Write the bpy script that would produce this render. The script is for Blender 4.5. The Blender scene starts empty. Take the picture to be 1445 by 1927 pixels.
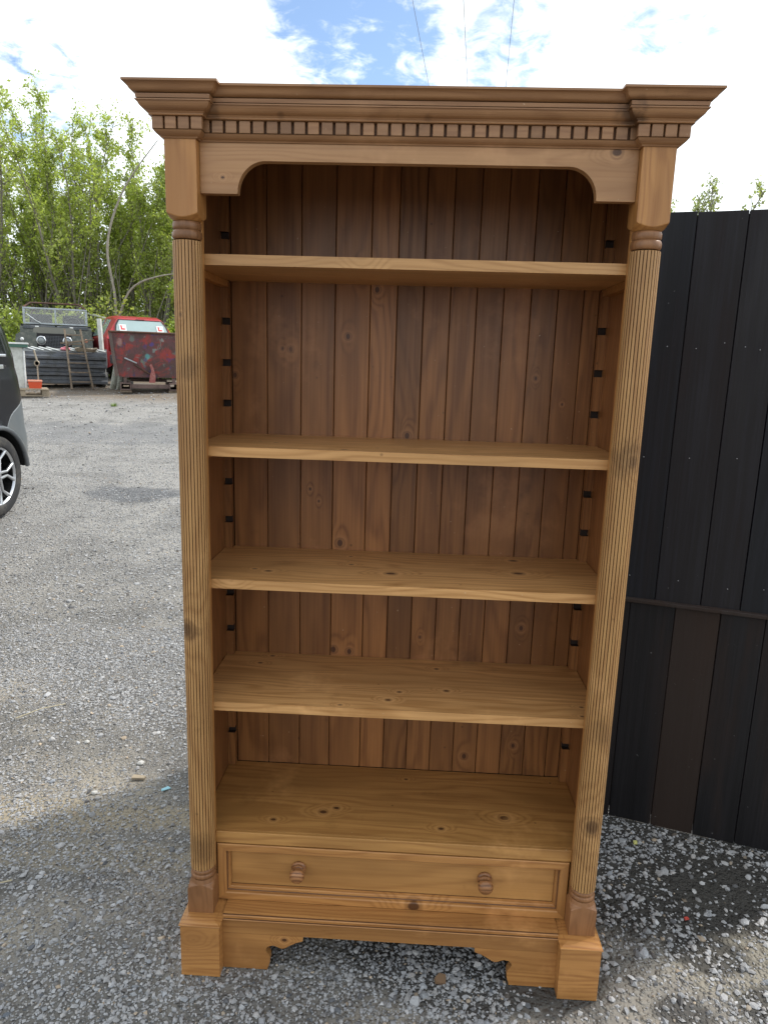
import bpy, math, random
import numpy as np
from mathutils import Vector, Matrix
random.seed(7); RNG = np.random.default_rng(7)
S = bpy.context.scene; COL = S.collection
PI = math.pi

# ---------------------------------------------------------------- camera
cam_d = bpy.data.cameras.new('camera'); cam = bpy.data.objects.new('camera', cam_d); COL.objects.link(cam)
cam_d.sensor_fit = 'VERTICAL'; cam_d.sensor_height = 36.0; cam_d.lens = 24.932
cam_d.clip_start = 0.05; cam_d.clip_end = 2000
right = Vector((0.9985, 0.0463, 0.0292)); up = Vector((-0.0379, 0.2022, 0.9786)); fwd = Vector((-0.0394, 0.9782, -0.2037))
m3 = Matrix((right, up, -fwd)).transposed()
cam.matrix_world = Matrix.Translation((0.018, -1.4882, 1.5193)) @ m3.to_quaternion().to_matrix().to_4x4()
S.camera = cam

# ---------------------------------------------------------------- light
SUN_EL = math.radians(50); SUN_AZ = math.radians(62)      # azimuth from +Y towards +X
sd = Vector((math.sin(SUN_AZ)*math.cos(SUN_EL), math.cos(SUN_AZ)*math.cos(SUN_EL), math.sin(SUN_EL)))
sun_d = bpy.data.lights.new('sun', 'SUN'); sun = bpy.data.objects.new('sun', sun_d); COL.objects.link(sun)
sun_d.energy = 2.0; sun_d.angle = math.radians(3.0); sun_d.color = (1.0, 0.95, 0.88)
sun.rotation_euler = sd.to_track_quat('Z', 'Y').to_euler(); sun.location = (8, 5, 12)
W = bpy.data.worlds.new('World'); S.world = W; W.use_nodes = True
nt = W.node_tree; nt.nodes.clear()
def wn(t, **k):
    n = nt.nodes.new(t)
    for a, b in k.items(): setattr(n, a, b)
    return n
wl = nt.links.new
def wmath(op, a, b=None, clamp=False):
    n = wn('ShaderNodeMath', operation=op, use_clamp=clamp)
    for i, v in enumerate((a, b)):
        if v is None: continue
        if isinstance(v, (int, float)): n.inputs[i].default_value = v
        else: wl(v, n.inputs[i])
    return n.outputs[0]
skyt = wn('ShaderNodeTexSky', sky_type='NISHITA', sun_disc=False, sun_elevation=SUN_EL, sun_rotation=SUN_AZ,
          altitude=50, air_density=1.0, dust_density=0.6, ozone_density=1.5)
tc = wn('ShaderNodeTexCoord'); sep = wn('ShaderNodeSeparateXYZ'); wl(tc.outputs['Generated'], sep.inputs[0])
zz = wmath('ADD', wmath('MAXIMUM', sep.outputs['Z'], 0.0), 0.22)
comb = wn('ShaderNodeCombineXYZ'); wl(wmath('DIVIDE', sep.outputs['X'], zz), comb.inputs[0]); wl(wmath('DIVIDE', sep.outputs['Y'], zz), comb.inputs[1])
n1 = wn('ShaderNodeTexNoise'); n1.inputs['Scale'].default_value = 0.9; n1.inputs['Detail'].default_value = 9; n1.inputs['Roughness'].default_value = 0.55
mp = wn('ShaderNodeMapping'); mp.inputs['Location'].default_value = (3.1, 0.4, 1.3); wl(comb.outputs[0], mp.inputs[0]); wl(mp.outputs[0], n1.inputs['Vector'])
n2 = wn('ShaderNodeTexNoise'); n2.inputs['Scale'].default_value = 15; n2.inputs['Detail'].default_value = 7; n2.inputs['Roughness'].default_value = 0.62; n2.inputs['Distortion'].default_value = 0.4
wl(mp.outputs[0], n2.inputs['Vector'])
dens = wmath('ADD', wmath('MULTIPLY', n1.outputs[0], 0.62), wmath('MULTIPLY', n2.outputs[0], 0.80))
# gaps of blue where the cloud deck is broken
def gap(d, width, amt):
    global dens
    v = wn('ShaderNodeVectorMath', operation='DOT_PRODUCT'); wl(tc.outputs['Generated'], v.inputs[0]); v.inputs[1].default_value = Vector(d).normalized()
    mr = wn('ShaderNodeMapRange', interpolation_type='SMOOTHSTEP'); wl(v.outputs['Value'], mr.inputs[0])
    mr.inputs[1].default_value = math.cos(width); mr.inputs[2].default_value = 1.0; mr.inputs[3].default_value = 0; mr.inputs[4].default_value = amt
    dens = wmath('SUBTRACT', dens, mr.outputs[0])
GAPS = [((-0.08, 0.925, 0.375), 0.13, 0.30), ((-0.16, 0.90, 0.42), 0.08, 0.08), ((0.088, 0.927, 0.366), 0.07, 0.20), ((0.27, 0.90, 0.33), 0.09, 0.17), ((-0.44, 0.86, 0.28), 0.14, 0.15), ((0.7, -0.5, 0.8), 0.5, 0.2), ((-0.8, -0.3, 0.6), 0.45, 0.2), ((0.1, 0.2, 0.97), 0.4, 0.2)]
for g_ in GAPS: gap(*g_)
cm = wn('ShaderNodeMapRange', interpolation_type='SMOOTHSTEP'); wl(dens, cm.inputs[0]); cm.inputs[1].default_value = 0.40; cm.inputs[2].default_value = 0.66
cloudv = wn('ShaderNodeMapRange'); wl(n1.outputs[0], cloudv.inputs[0]); cloudv.inputs[1].default_value = 0.3; cloudv.inputs[2].default_value = 0.7; cloudv.inputs[3].default_value = 5.0; cloudv.inputs[4].default_value = 11.0
cc = wn('ShaderNodeVectorMath', operation='SCALE'); cc.inputs[0].default_value = (0.94, 1.0, 1.035); wl(cloudv.outputs[0], cc.inputs['Scale'])
skb = wn('ShaderNodeVectorMath', operation='SCALE'); wl(skyt.outputs[0], skb.inputs[0]); skb.inputs['Scale'].default_value = 1.15
mx = wn('ShaderNodeMix', data_type='RGBA'); wl(cm.outputs[0], mx.inputs[0]); wl(skb.outputs[0], mx.inputs[6]); wl(cc.outputs[0], mx.inputs[7])
bg = wn('ShaderNodeBackground'); wl(mx.outputs[2], bg.inputs[0]); bg.inputs[1].default_value = 0.10
wo = wn('ShaderNodeOutputWorld'); wl(bg.outputs[0], wo.inputs[0])
V = S.view_settings; V.view_transform = 'Standard'; V.look = 'None'; V.exposure = 0.90; V.gamma = 1.0; V.use_curve_mapping = False
S.cycles.max_bounces = 6; S.cycles.diffuse_bounces = 4; S.cycles.transparent_max_bounces = 12

# ---------------------------------------------------------------- helpers
def terrain(x, y):
    s = min(max(0.0, y-1.5), 24.0)
    return 0.08*(math.hypot(s, 1.5)-1.5)
def tag(o, label=None, cat=None, group=None, kind=None):
    if label: o['label'] = label
    if cat: o['category'] = cat
    if group: o['group'] = group
    if kind: o['kind'] = kind
    return o
def thing(name, label, cat, loc=(0, 0, 0), rz=0, group=None):
    o = bpy.data.objects.new(name, None); COL.objects.link(o); o.location = loc; o.rotation_euler = (0, 0, rz); o.empty_display_size = .1
    return tag(o, label, cat, group)
class MB:
    def __init__(s): s.v = []; s.f = []; s.m = []; s.sm = []
    def add(s, vs, fs, mat=0, smooth=False, M=None):
        b = len(s.v)
        for p in vs: s.v.append(tuple(M @ Vector(p)) if M is not None else tuple(p))
        for f in fs: s.f.append([b+i for i in f]); s.m.append(mat); s.sm.append(smooth)
        return s
    def box(s, x0, x1, y0, y1, z0, z1, mat=0, M=None):
        vs = [(x, y, z) for z in (z0, z1) for y in (y0, y1) for x in (x0, x1)]
        return s.add(vs, [(0, 2, 3, 1), (4, 5, 7, 6), (0, 1, 5, 4), (2, 6, 7, 3), (0, 4, 6, 2), (1, 3, 7, 5)], mat, False, M)
    def prism(s, poly, axis, a0, a1, mat=0, M=None, smooth=False):
        # poly in the two other axes, in order; axis 'x': (y,z), 'y': (x,z), 'z': (x,y)
        def P(p, a): return {'x': (a, p[0], p[1]), 'y': (p[0], a, p[1]), 'z': (p[0], p[1], a)}[axis]
        n = len(poly)
        ar = sum(poly[i][0]*poly[(i+1) % n][1]-poly[(i+1) % n][0]*poly[i][1] for i in range(n))
        if (ar < 0) != (axis == 'y'): poly = poly[::-1]
        if a0 > a1: a0, a1 = a1, a0
        vs = [P(p, a0) for p in poly]+[P(p, a1) for p in poly]
        fs = [tuple(range(n))[::-1], tuple(range(n, 2*n))]
        s.add(vs, fs, mat, False, M)
        return s.add(vs, [(i, (i+1) % n, n+(i+1) % n, n+i) for i in range(n)], mat, smooth, M)
    def tube(s, pts, r, n=8, mat=0, cap=True, M=None, smooth=True):
        pts = [Vector(p) for p in pts]; k = len(pts)
        rs = list(r) if hasattr(r, '__len__') else [r]*k
        vs = []; ref = None
        for i, p in enumerate(pts):
            d = (pts[min(i+1, k-1)]-pts[max(i-1, 0)]).normalized()
            if ref is None: ref = d.orthogonal().normalized()
            ref = (ref-d*ref.dot(d)).normalized(); b = d.cross(ref)
            for j in range(n):
                a = 2*PI*j/n; vs.append(p+(ref*math.cos(a)+b*math.sin(a))*rs[i])
        fs = [(i*n+j, i*n+(j+1) % n, (i+1)*n+(j+1) % n, (i+1)*n+j) for i in range(k-1) for j in range(n)]
        s.add(vs, fs, mat, smooth, M)
        if cap: s.add(vs[:n]+vs[-n:], [tuple(range(n))[::-1], tuple(range(n, 2*n))], mat, False, M)
        return s
    def lathe(s, prof, n=24, mat=0, M=None, smooth=True, cap=True):      # prof (r,z) about z
        vs = [(r*math.cos(2*PI*j/n), r*math.sin(2*PI*j/n), z) for r, z in prof for j in range(n)]
        fs = [(i*n+j, i*n+(j+1) % n, (i+1)*n+(j+1) % n, (i+1)*n+j) for i in range(len(prof)-1) for j in range(n)]
        s.add(vs, fs, mat, smooth, M)
        if not cap: return s
        return s.add(vs[:n]+vs[-n:], [tuple(range(n))[::-1], tuple(range(n, 2*n))], mat, False, M)
    def build(s, name, mat, parent=None, bevel=0, seg=2, label=None, loc=None, rot=None, world=False, autosmooth=None):
        me = bpy.data.meshes.new(name)
        off = Vector(parent['_o']) if (parent is not None and '_o' in parent.keys() and world) else Vector((0, 0, 0))
        me.from_pydata([tuple(Vector(v)-off) for v in s.v], [], s.f)
        for mt in (mat if isinstance(mat, (list, tuple)) else [mat]): me.materials.append(mt)
        me.polygons.foreach_set('material_index', s.m); me.polygons.foreach_set('use_smooth', s.sm); me.update()
        o = bpy.data.objects.new(name, me); COL.objects.link(o)
        if loc: o.location = loc
        if rot: o.rotation_euler = rot
        if parent is not None: o.parent = parent
        if label: o['label'] = label
        if bevel:
            b = o.modifiers.new('bevel', 'BEVEL'); b.width = bevel; b.segments = seg; b.limit_method = 'ANGLE'; b.angle_limit = math.radians(35)
        return o
def copy_tree(o, parent=None):
    c = o.copy(); COL.objects.link(c)
    if parent is not None: c.parent = parent
    for ch in list(o.children): copy_tree(ch, c)
    return c

# ---------------------------------------------------------------- materials
class NT:
    def __init__(s, name):
        s.m = bpy.data.materials.new(name); s.m.use_nodes = True; s.t = s.m.node_tree
        s.b = s.t.nodes['Principled BSDF']; s.out = s.t.nodes['Material Output']
    def n(s, typ, **k):
        x = s.t.nodes.new('ShaderNode'+typ)
        for a, b in k.items(): setattr(x, a, b)
        return x
    def l(s, a, b): s.t.links.new(a, b)
    def put(s, sock, v):
        if isinstance(v, (int, float)): sock.default_value = v
        elif isinstance(v, (tuple, list, Vector)): sock.default_value = (tuple(v)+(1,))[:4] if sock.type == 'RGBA' else tuple(v)
        else: s.l(v, sock)
    def math(s, op, a, b=0.0, clamp=False):
        x = s.n('Math', operation=op, use_clamp=clamp); s.put(x.inputs[0], a); s.put(x.inputs[1], b); return x.outputs[0]
    def vec(s, op, a, b=None, scale=None):
        x = s.n('VectorMath', operation=op); s.put(x.inputs[0], a)
        if b is not None: s.put(x.inputs[1], b)
        if scale is not None: s.put(x.inputs['Scale'], scale)
        return x.outputs['Value'] if op in ('LENGTH', 'DOT_PRODUCT', 'DISTANCE') else x.outputs[0]
    def noise(s, v, scale, detail=3, rough=.5, dist=0):
        x = s.n('TexNoise'); s.put(x.inputs['Vector'], v); x.inputs['Scale'].default_value = scale; x.inputs['Detail'].default_value = detail
        x.inputs['Roughness'].default_value = rough; x.inputs['Distortion'].default_value = dist; return x.outputs[0]
    def mapr(s, v, a, b, c=0.0, d=1.0, smooth=True):
        x = s.n('MapRange', interpolation_type='SMOOTHSTEP' if smooth else 'LINEAR'); s.put(x.inputs[0], v)
        for i, q in enumerate((a, b, c, d)): x.inputs[i+1].default_value = q
        return x.outputs[0]
    def mix(s, f, a, b, mode='MIX'):
        x = s.n('Mix', data_type='RGBA', blend_type=mode); s.put(x.inputs[0], f); s.put(x.inputs[6], a); s.put(x.inputs[7], b); return x.outputs[2]
    def bump(s, h, strength=.3, dist=.002):
        x = s.n('Bump'); s.put(x.inputs['Height'], h); x.inputs['Strength'].default_value = strength; x.inputs['Distance'].default_value = dist
        s.l(x.outputs[0], s.b.inputs['Normal'])
    def set(s, **k):
        for a, b in k.items(): s.put(s.b.inputs[a.replace('_', ' ')], b)
        return s.m

def wood(name, light, dark, axes='XZY', knots=(), rough=.42, scale=1.0, rnd=True, random_knots=True, kstr=.88, smudges=(), dirt=.25, warp=1.0, ring=230., contrast=1.0):
    """pine boards: L = grain axis, T = across the face, N = through the thickness"""
    t = NT(name)
    tcn = t.n('TexCoord'); oc = tcn.outputs['Object']
    oi = t.n('ObjectInfo')
    sp = t.n('SeparateXYZ'); t.l(oc, sp.inputs[0])
    ax = {'X': sp.outputs[0], 'Y': sp.outputs[1], 'Z': sp.outputs[2]}
    cb = t.n('CombineXYZ'); [t.l(ax[axes[i]], cb.inputs[i]) for i in range(3)]
    P0 = cb.outputs[0]                       # (L,T,N) metres
    P = P0
    if rnd:
        rr = t.vec('SCALE', (31.7, 17.3, 7.9), scale=oi.outputs['Random']); P = t.vec('ADD', P0, rr)
    # growth rings: distance from a pith line lying outside the board, warped slowly along the grain
    Pl = t.vec('MULTIPLY', P, (0.9, 5.0, 5.0))
    w1 = t.noise(Pl, 1.6, 2, .5)
    Pf = t.vec('MULTIPLY', P, (2.5, 22.0, 22.0)); w2 = t.noise(Pf, 2.0, 2, .5)
    f = t.math('MULTIPLY', w1, .085*warp)
    f = t.math('ADD', f, t.math('MULTIPLY', w2, .008*warp))
    s2 = t.n('SeparateXYZ'); t.l(P, s2.inputs[0])
    f = t.math('ADD', f, t.math('MULTIPLY', s2.outputs[1], .30))
    f = t.math('ADD', f, t.math('MULTIPLY', s2.outputs[2], .45))
    core = None
    for (K, r) in knots:
        d = t.vec('SUBTRACT', oc, K)
        sx = {'X': [1, 1, 1], 'Y': [1, 1, 1], 'Z': [1, 1, 1]}
        sc = [1, 1, 1]; sc['XYZ'.index(axes[0])] = .5; sc['XYZ'.index(axes[2])] = .3
        dl = t.vec('LENGTH', t.vec('MULTIPLY', d, tuple(sc)))
        infl = t.mapr(dl, r*4.2, r*.6, 0, .022+r*.6)
        f = t.math('ADD', f, infl)
        sc2 = [1, 1, 1]; sc2['XYZ'.index(axes[0])] = .75; sc2['XYZ'.index(axes[2])] = .3
        dl2 = t.vec('LENGTH', t.vec('MULTIPLY', d, tuple(sc2)))
        c = t.mapr(dl2, r*1.15, r*.6)
        core = c if core is None else t.math('MAXIMUM', core, c)
    if random_knots:
        vo = t.n('TexVoronoi'); vo.inputs['Scale'].default_value = 1.0
        t.put(vo.inputs['Vector'], t.vec('MULTIPLY', P, (4.4, 8.0, .6)))
        cs = t.n('SeparateColor'); t.l(vo.outputs['Color'], cs.inputs[0])
        keep = t.mapr(cs.outputs[0], .62, .64)
        infl = t.math('MULTIPLY', t.mapr(vo.outputs['Distance'], .30, .02, 0, .022), keep)
        f = t.math('ADD', f, infl)
        c = t.math('MULTIPLY', t.mapr(vo.outputs['Distance'], .062, .040), keep)
        core = c if core is None else t.math('MAXIMUM', core, c)
    sn = t.math('SINE', t.math('MULTIPLY', f, ring*4*scale))
    sn = t.math('POWER', t.math('ADD', t.math('MULTIPLY', sn, .5), .5), 2.2)
    streak = t.noise(t.vec('MULTIPLY', P, (3.0, 160.0, 160.0)), 1.0, 4, .6)
    blot = t.noise(t.vec('MULTIPLY', P, (1.2, 6.0, 6.0)), 1.5, 3, .6)
    g = t.math('ADD', t.math('MULTIPLY', sn, .42*contrast), t.math('MULTIPLY', t.mapr(streak, .3, .75), .38*contrast), True)
    colr = t.mix(g, light, dark)
    colr = t.mix(t.mapr(blot, .38, .70, 0, .75), colr, tuple(a*.38+b*.42 for a, b in zip(light, dark)))
    br = t.math('ADD', .86, t.math('MULTIPLY', oi.outputs['Random'], .28)) if rnd else 1.0
    hs = t.n('HueSaturation'); t.put(hs.inputs['Value'], br); t.put(hs.inputs['Color'], colr)
    colr = hs.outputs[0]
    if core is None: core = 0.0
    for (K_, r_) in knots:
        dh = t.vec('LENGTH', t.vec('SUBTRACT', oc, K_)); colr = t.mix(t.math('MULTIPLY', t.mapr(dh, r_*3.4, r_*1.6, 0, .55), t.mapr(streak, .35, .65, .5, 1)), colr, tuple(min(1, q*1.18+.02) for q in light)); colr = t.mix(t.math('MULTIPLY', t.mapr(dh, r_*2.0, r_*1.5), t.mapr(dh, r_*1.1, r_*1.4, 0, .45)), colr, tuple(.6*q for q in dark))
    colr = t.mix(t.math('MULTIPLY', core, kstr), colr, (.040, .011, .005))
    for (K_, r_, a_) in smudges:
        d_ = t.vec('LENGTH', t.vec('SUBTRACT', oc, K_)); d_ = t.math('ADD', d_, t.math('MULTIPLY', t.math('SUBTRACT', t.noise(oc, 30, 4, .65), .5), r_*1.6)); colr = t.mix(t.mapr(d_, r_*1.1, r_*.35, 0, a_), colr, tuple(.22*q for q in dark))
    # scuffs and old wax in patches
    sc_ = t.noise(oc, 9.0, 6, .65); colr = t.mix(t.mapr(sc_, .60, .78, 0, dirt), colr, tuple(.35*a for a in dark))
    fl = t.noise(oc, 130.0, 2, .5); colr = t.mix(t.mapr(fl, .76, .80, 0, .5), colr, (.62, .50, .34))
    sm = t.noise(t.vec('ADD', oc, (4.1, 2.2, 7.7)), 3.2, 5, .7); colr = t.mix(t.mapr(sm, .56, .72, 0, .38), colr, tuple(min(1, q*1.45+.03) for q in light))
    dv_ = t.n('TexVoronoi'); dv_.inputs['Scale'].default_value = 21; t.l(oc, dv_.inputs['Vector']); dc = t.n('SeparateColor'); t.l(dv_.outputs['Color'], dc.inputs[0])
    dent = t.math('MULTIPLY', t.mapr(dv_.outputs['Distance'], .10, .04), t.math('GREATER_THAN', dc.outputs[0], .80)); colr = t.mix(t.math('MULTIPLY', dent, .55), colr, tuple(.4*q for q in dark))
    rg = t.math('ADD', rough, t.math('MULTIPLY', t.math('SUBTRACT', streak, .5), .3))
    t.bump(t.math('ADD', t.math('MULTIPLY', streak, .6), t.math('MULTIPLY', sn, -.25)), .22, .0012)
    return t.set(Base_Color=colr, Roughness=rg, Specular_IOR_Level=.42, Coat_Weight=.08, Coat_Roughness=.3)

def plain(name, col, rough=.5, metal=0.0, spec=.5, var=.25, nscale=6, dirt=None, dirtamt=.5, coat=0., bump=.0):
    t = NT(name); oc = t.n('TexCoord').outputs['Object']
    a = t.noise(oc, nscale, 5, .6); b = t.noise(oc, nscale*7, 4, .6)
    c = t.mix(t.mapr(a, .3, .7, 0, var), col, tuple(.55*x for x in col))
    if dirt: c = t.mix(t.mapr(t.math('ADD', t.math('MULTIPLY', a, .6), t.math('MULTIPLY', b, .4)), .45, .62, 0, dirtamt), c, dirt)
    if bump: t.bump(b, bump, .004)
    return t.set(Base_Color=c, Roughness=t.math('ADD', rough-.1, t.math('MULTIPLY', b, .2)), Metallic=metal, Specular_IOR_Level=spec, Coat_Weight=coat, Coat_Roughness=.08)

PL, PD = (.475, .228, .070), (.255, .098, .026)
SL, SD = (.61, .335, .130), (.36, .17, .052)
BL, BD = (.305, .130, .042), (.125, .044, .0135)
M = {}
M['h'] = wood('honey_pine_across', PL, PD, 'XZY')
M['v'] = wood('honey_pine_upright', PL, PD, 'ZXY', random_knots=False)
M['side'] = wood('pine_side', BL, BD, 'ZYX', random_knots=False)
M['cor'] = wood('cornice_pine', (.345, .178, .080), (.19, .083, .033), 'XZY', random_knots=False, dirt=.6, contrast=.85, smudges=[((.412, -.17, 2.015), .040, .85), ((-.405, -.17, 2.0), .022, .5), ((.02, -.17, 1.995), .012, .4), ((-.27, -.17, 1.995), .010, .4)])
M['groove'] = plain('dark_groove_tone', (.12, .050, .018), .6, var=.3)  # one darker colour for grooves, recessed ledges and the dentil band
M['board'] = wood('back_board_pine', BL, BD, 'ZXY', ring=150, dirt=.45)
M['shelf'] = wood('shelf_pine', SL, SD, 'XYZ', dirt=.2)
M['shelf_lo'] = wood('shelf_pine_two_knots', SL, SD, 'XYZ', dirt=.2)
M['turn'] = wood('turned_pine', (.29, .135, .055), (.155, .064, .024), 'ZXY', random_knots=False, ring=330)
M['dark_back'] = plain('dark_gap', (.03, .018, .011), .8)

# ---------------------------------------------------------------- ground
def grid_axis(a, b, near0, near1, dn, df):
    xs = list(np.arange(near0, near1+1e-6, dn)); x = near1; d = dn
    while x < b: d = min(d*1.25, df); x += d; xs.append(min(x, b))
    x = near0; d = dn
    while x > a: d = min(d*1.25, df); x -= d; xs.insert(0, max(x, a))
    return np.array(xs)
def hillnoise(x, y):
    return (np.sin(x*1.9+np.cos(y*1.3)*1.4)*np.cos(y*2.3+.7*x)*.006 + np.sin(x*5.1+1.3)*np.sin(y*4.3+x)*.0035)
def ground_z(x, y):
    s = np.clip(y-1.5, 0, 24); z = .08*(np.hypot(s, 1.5)-1.5)
    q = hillnoise(x, y)
    d = np.maximum(np.abs(x)-.62, 0)+np.maximum(np.abs(y-.3)-.45, 0)   # flat where the bookcase stands
    return z+(q-.004)*np.clip(d*3, 0, 1)-.0015
xs = grid_axis(-300, 300, -6, 3, .06, 14); ys = grid_axis(-60, 400, -1.2, 7, .06, 14)
X, Y = np.meshgrid(xs, ys); Z = ground_z(X, Y)
nx, ny = len(xs), len(ys)
me = bpy.data.meshes.new('gravel_yard')
idx = np.arange(nx*ny).reshape(ny, nx)
fa = np.stack([idx[:-1, :-1], idx[:-1, 1:], idx[1:, 1:], idx[1:, :-1]], -1).reshape(-1, 4)
me.from_pydata(np.stack([X.ravel(), Y.ravel(), Z.ravel()], -1).tolist(), [], fa.tolist())
me.polygons.foreach_set('use_smooth', [True]*len(fa)); me.update()
gy = bpy.data.objects.new('gravel_yard', me); COL.objects.link(gy); tag(gy, kind='structure')
t = NT('gravel'); oc = t.n('TexCoord').outputs['Object']
big = t.noise(oc, .55, 4, .55); mid = t.noise(oc, 2.3, 5, .6); fine = t.noise(oc, 38, 4, .7)
vo = t.n('TexVoronoi'); vo.inputs['Scale'].default_value = 95; t.l(oc, vo.inputs['Vector'])
vo2 = t.n('TexVoronoi'); vo2.inputs['Scale'].default_value = 42; t.l(oc, vo2.inputs['Vector'])
cs = t.n('SeparateColor'); t.l(vo.outputs['Color'], cs.inputs[0]); cs2 = t.n('SeparateColor'); t.l(vo2.outputs['Color'], cs2.inputs[0])
sp = t.n('SeparateXYZ'); t.l(oc, sp.inputs[0])
soil = t.mix(t.mapr(mid, .4, .62), (.14, .132, .12), (.23, .212, .185))
tan = t.mapr(t.math('ADD', t.math('MULTIPLY', big, .5), t.math('MULTIPLY', mid, .5)), .53, .64)
soil = t.mix(t.math('MULTIPLY', tan, .75), soil, (.33, .29, .23))
stone = t.mix(cs.outputs[0], (.10, .105, .11), (.47, .46, .44))
# far part: gravel reads finer and lighter; near the trees it turns to tan earth
gm = t.math('MULTIPLY', t.mapr(vo.outputs['Distance'], .55, .30), t.mapr(cs.outputs[1], .25, .45))
fary = t.mapr(sp.outputs[1], 1.0, 5.0)
gm = t.math('MULTIPLY', gm, t.math('ADD', .35, t.math('MULTIPLY', fary, .6)))
c = t.mix(gm, soil, stone)
c = t.mix(t.math('MULTIPLY', fary, t.mapr(mid, .25, .6, .25, .8)), c, (.34, .33, .315))
c = t.mix(t.math('MULTIPLY', fary, t.math('MULTIPLY', t.mapr(cs2.outputs[0], .8, .86), t.mapr(vo2.outputs['Distance'], .35, .25))), c, (.52, .51, .49))
c = t.mix(t.math('MULTIPLY', fary, t.math('MULTIPLY', t.mapr(cs2.outputs[1], .8, .86), t.mapr(vo2.outputs['Distance'], .35, .25))), c, (.07, .07, .07))
c = t.mix(t.math('MULTIPLY', t.mapr(sp.outputs[1], 11.2, 12.6), t.mapr(mid, .3, .6, .4, .95)), c, (.20, .155, .11))
c = t.mix(t.math('MULTIPLY', t.mapr(sp.outputs[1], 14.5, 17), .8), c, (.075, .085, .035))
# a few darker, damp patches
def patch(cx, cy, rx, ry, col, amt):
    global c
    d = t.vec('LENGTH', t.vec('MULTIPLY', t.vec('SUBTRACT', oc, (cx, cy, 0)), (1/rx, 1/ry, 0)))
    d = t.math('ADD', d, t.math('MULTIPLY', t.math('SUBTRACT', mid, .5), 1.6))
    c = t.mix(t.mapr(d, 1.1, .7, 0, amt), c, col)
patch(-2.75, 5.3, .55, .3, (.12, .125, .135), .8); patch(-1.6, 5.9, .4, .5, (.13, .135, .145), .7); patch(-4.3, 8.5, 2.2, .9, (.17, .175, .185), .5)
patch(-1.1, .62, .55, .10, (.32, .27, .19), .7); patch(-.95, .42, .5, .08, (.30, .26, .19), .5)
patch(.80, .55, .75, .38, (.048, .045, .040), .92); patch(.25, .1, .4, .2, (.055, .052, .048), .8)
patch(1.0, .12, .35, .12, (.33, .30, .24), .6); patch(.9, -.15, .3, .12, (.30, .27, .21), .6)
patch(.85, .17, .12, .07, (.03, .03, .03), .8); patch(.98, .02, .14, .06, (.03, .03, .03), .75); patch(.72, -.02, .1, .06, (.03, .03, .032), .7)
h = t.math('ADD', t.math('MULTIPLY', t.mapr(vo.outputs['Distance'], .6, .1), .5), t.math('ADD', t.math('MULTIPLY', t.mapr(vo2.outputs['Distance'], .6, .1), .6), t.math('MULTIPLY', fine, .7)))
t.bump(h, .9, .012)
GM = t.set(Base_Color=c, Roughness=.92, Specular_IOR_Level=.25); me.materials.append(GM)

# loose stones of the gravel, real geometry, far too many to count
def snoise(x, y, f, ph):
    return (np.sin(x*f+ph+1.7*np.sin(y*f*.7+ph*2))*np.cos(y*f*1.1-ph+1.3*np.cos(x*f*.6)))*.5+.5
def base_rock(kind):
    if kind == 'octa':
        v = np.array([(1, 0, 0), (-1, 0, 0), (0, 1, 0), (0, -1, 0), (0, 0, 1), (0, 0, -1)], float)
        f = np.array([(0, 2, 4), (2, 1, 4), (1, 3, 4), (3, 0, 4), (2, 0, 5), (1, 2, 5), (3, 1, 5), (0, 3, 5)])
    else:
        p = (1+5**.5)/2
        v = np.array([(-1, p, 0), (1, p, 0), (-1, -p, 0), (1, -p, 0), (0, -1, p), (0, 1, p), (0, -1, -p), (0, 1, -p), (p, 0, -1), (p, 0, 1), (-p, 0, -1), (-p, 0, 1)])/math.hypot(1, p)
        f = np.array([(0, 11, 5), (0, 5, 1), (0, 1, 7), (0, 7, 10), (0, 10, 11), (1, 5, 9), (5, 11, 4), (11, 10, 2), (10, 7, 6), (7, 1, 8), (3, 9, 4), (3, 4, 2), (3, 2, 6), (3, 6, 8), (3, 8, 9), (4, 9, 5), (2, 4, 11), (6, 2, 10), (8, 6, 7), (9, 8, 1)])
    return v, f
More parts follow.
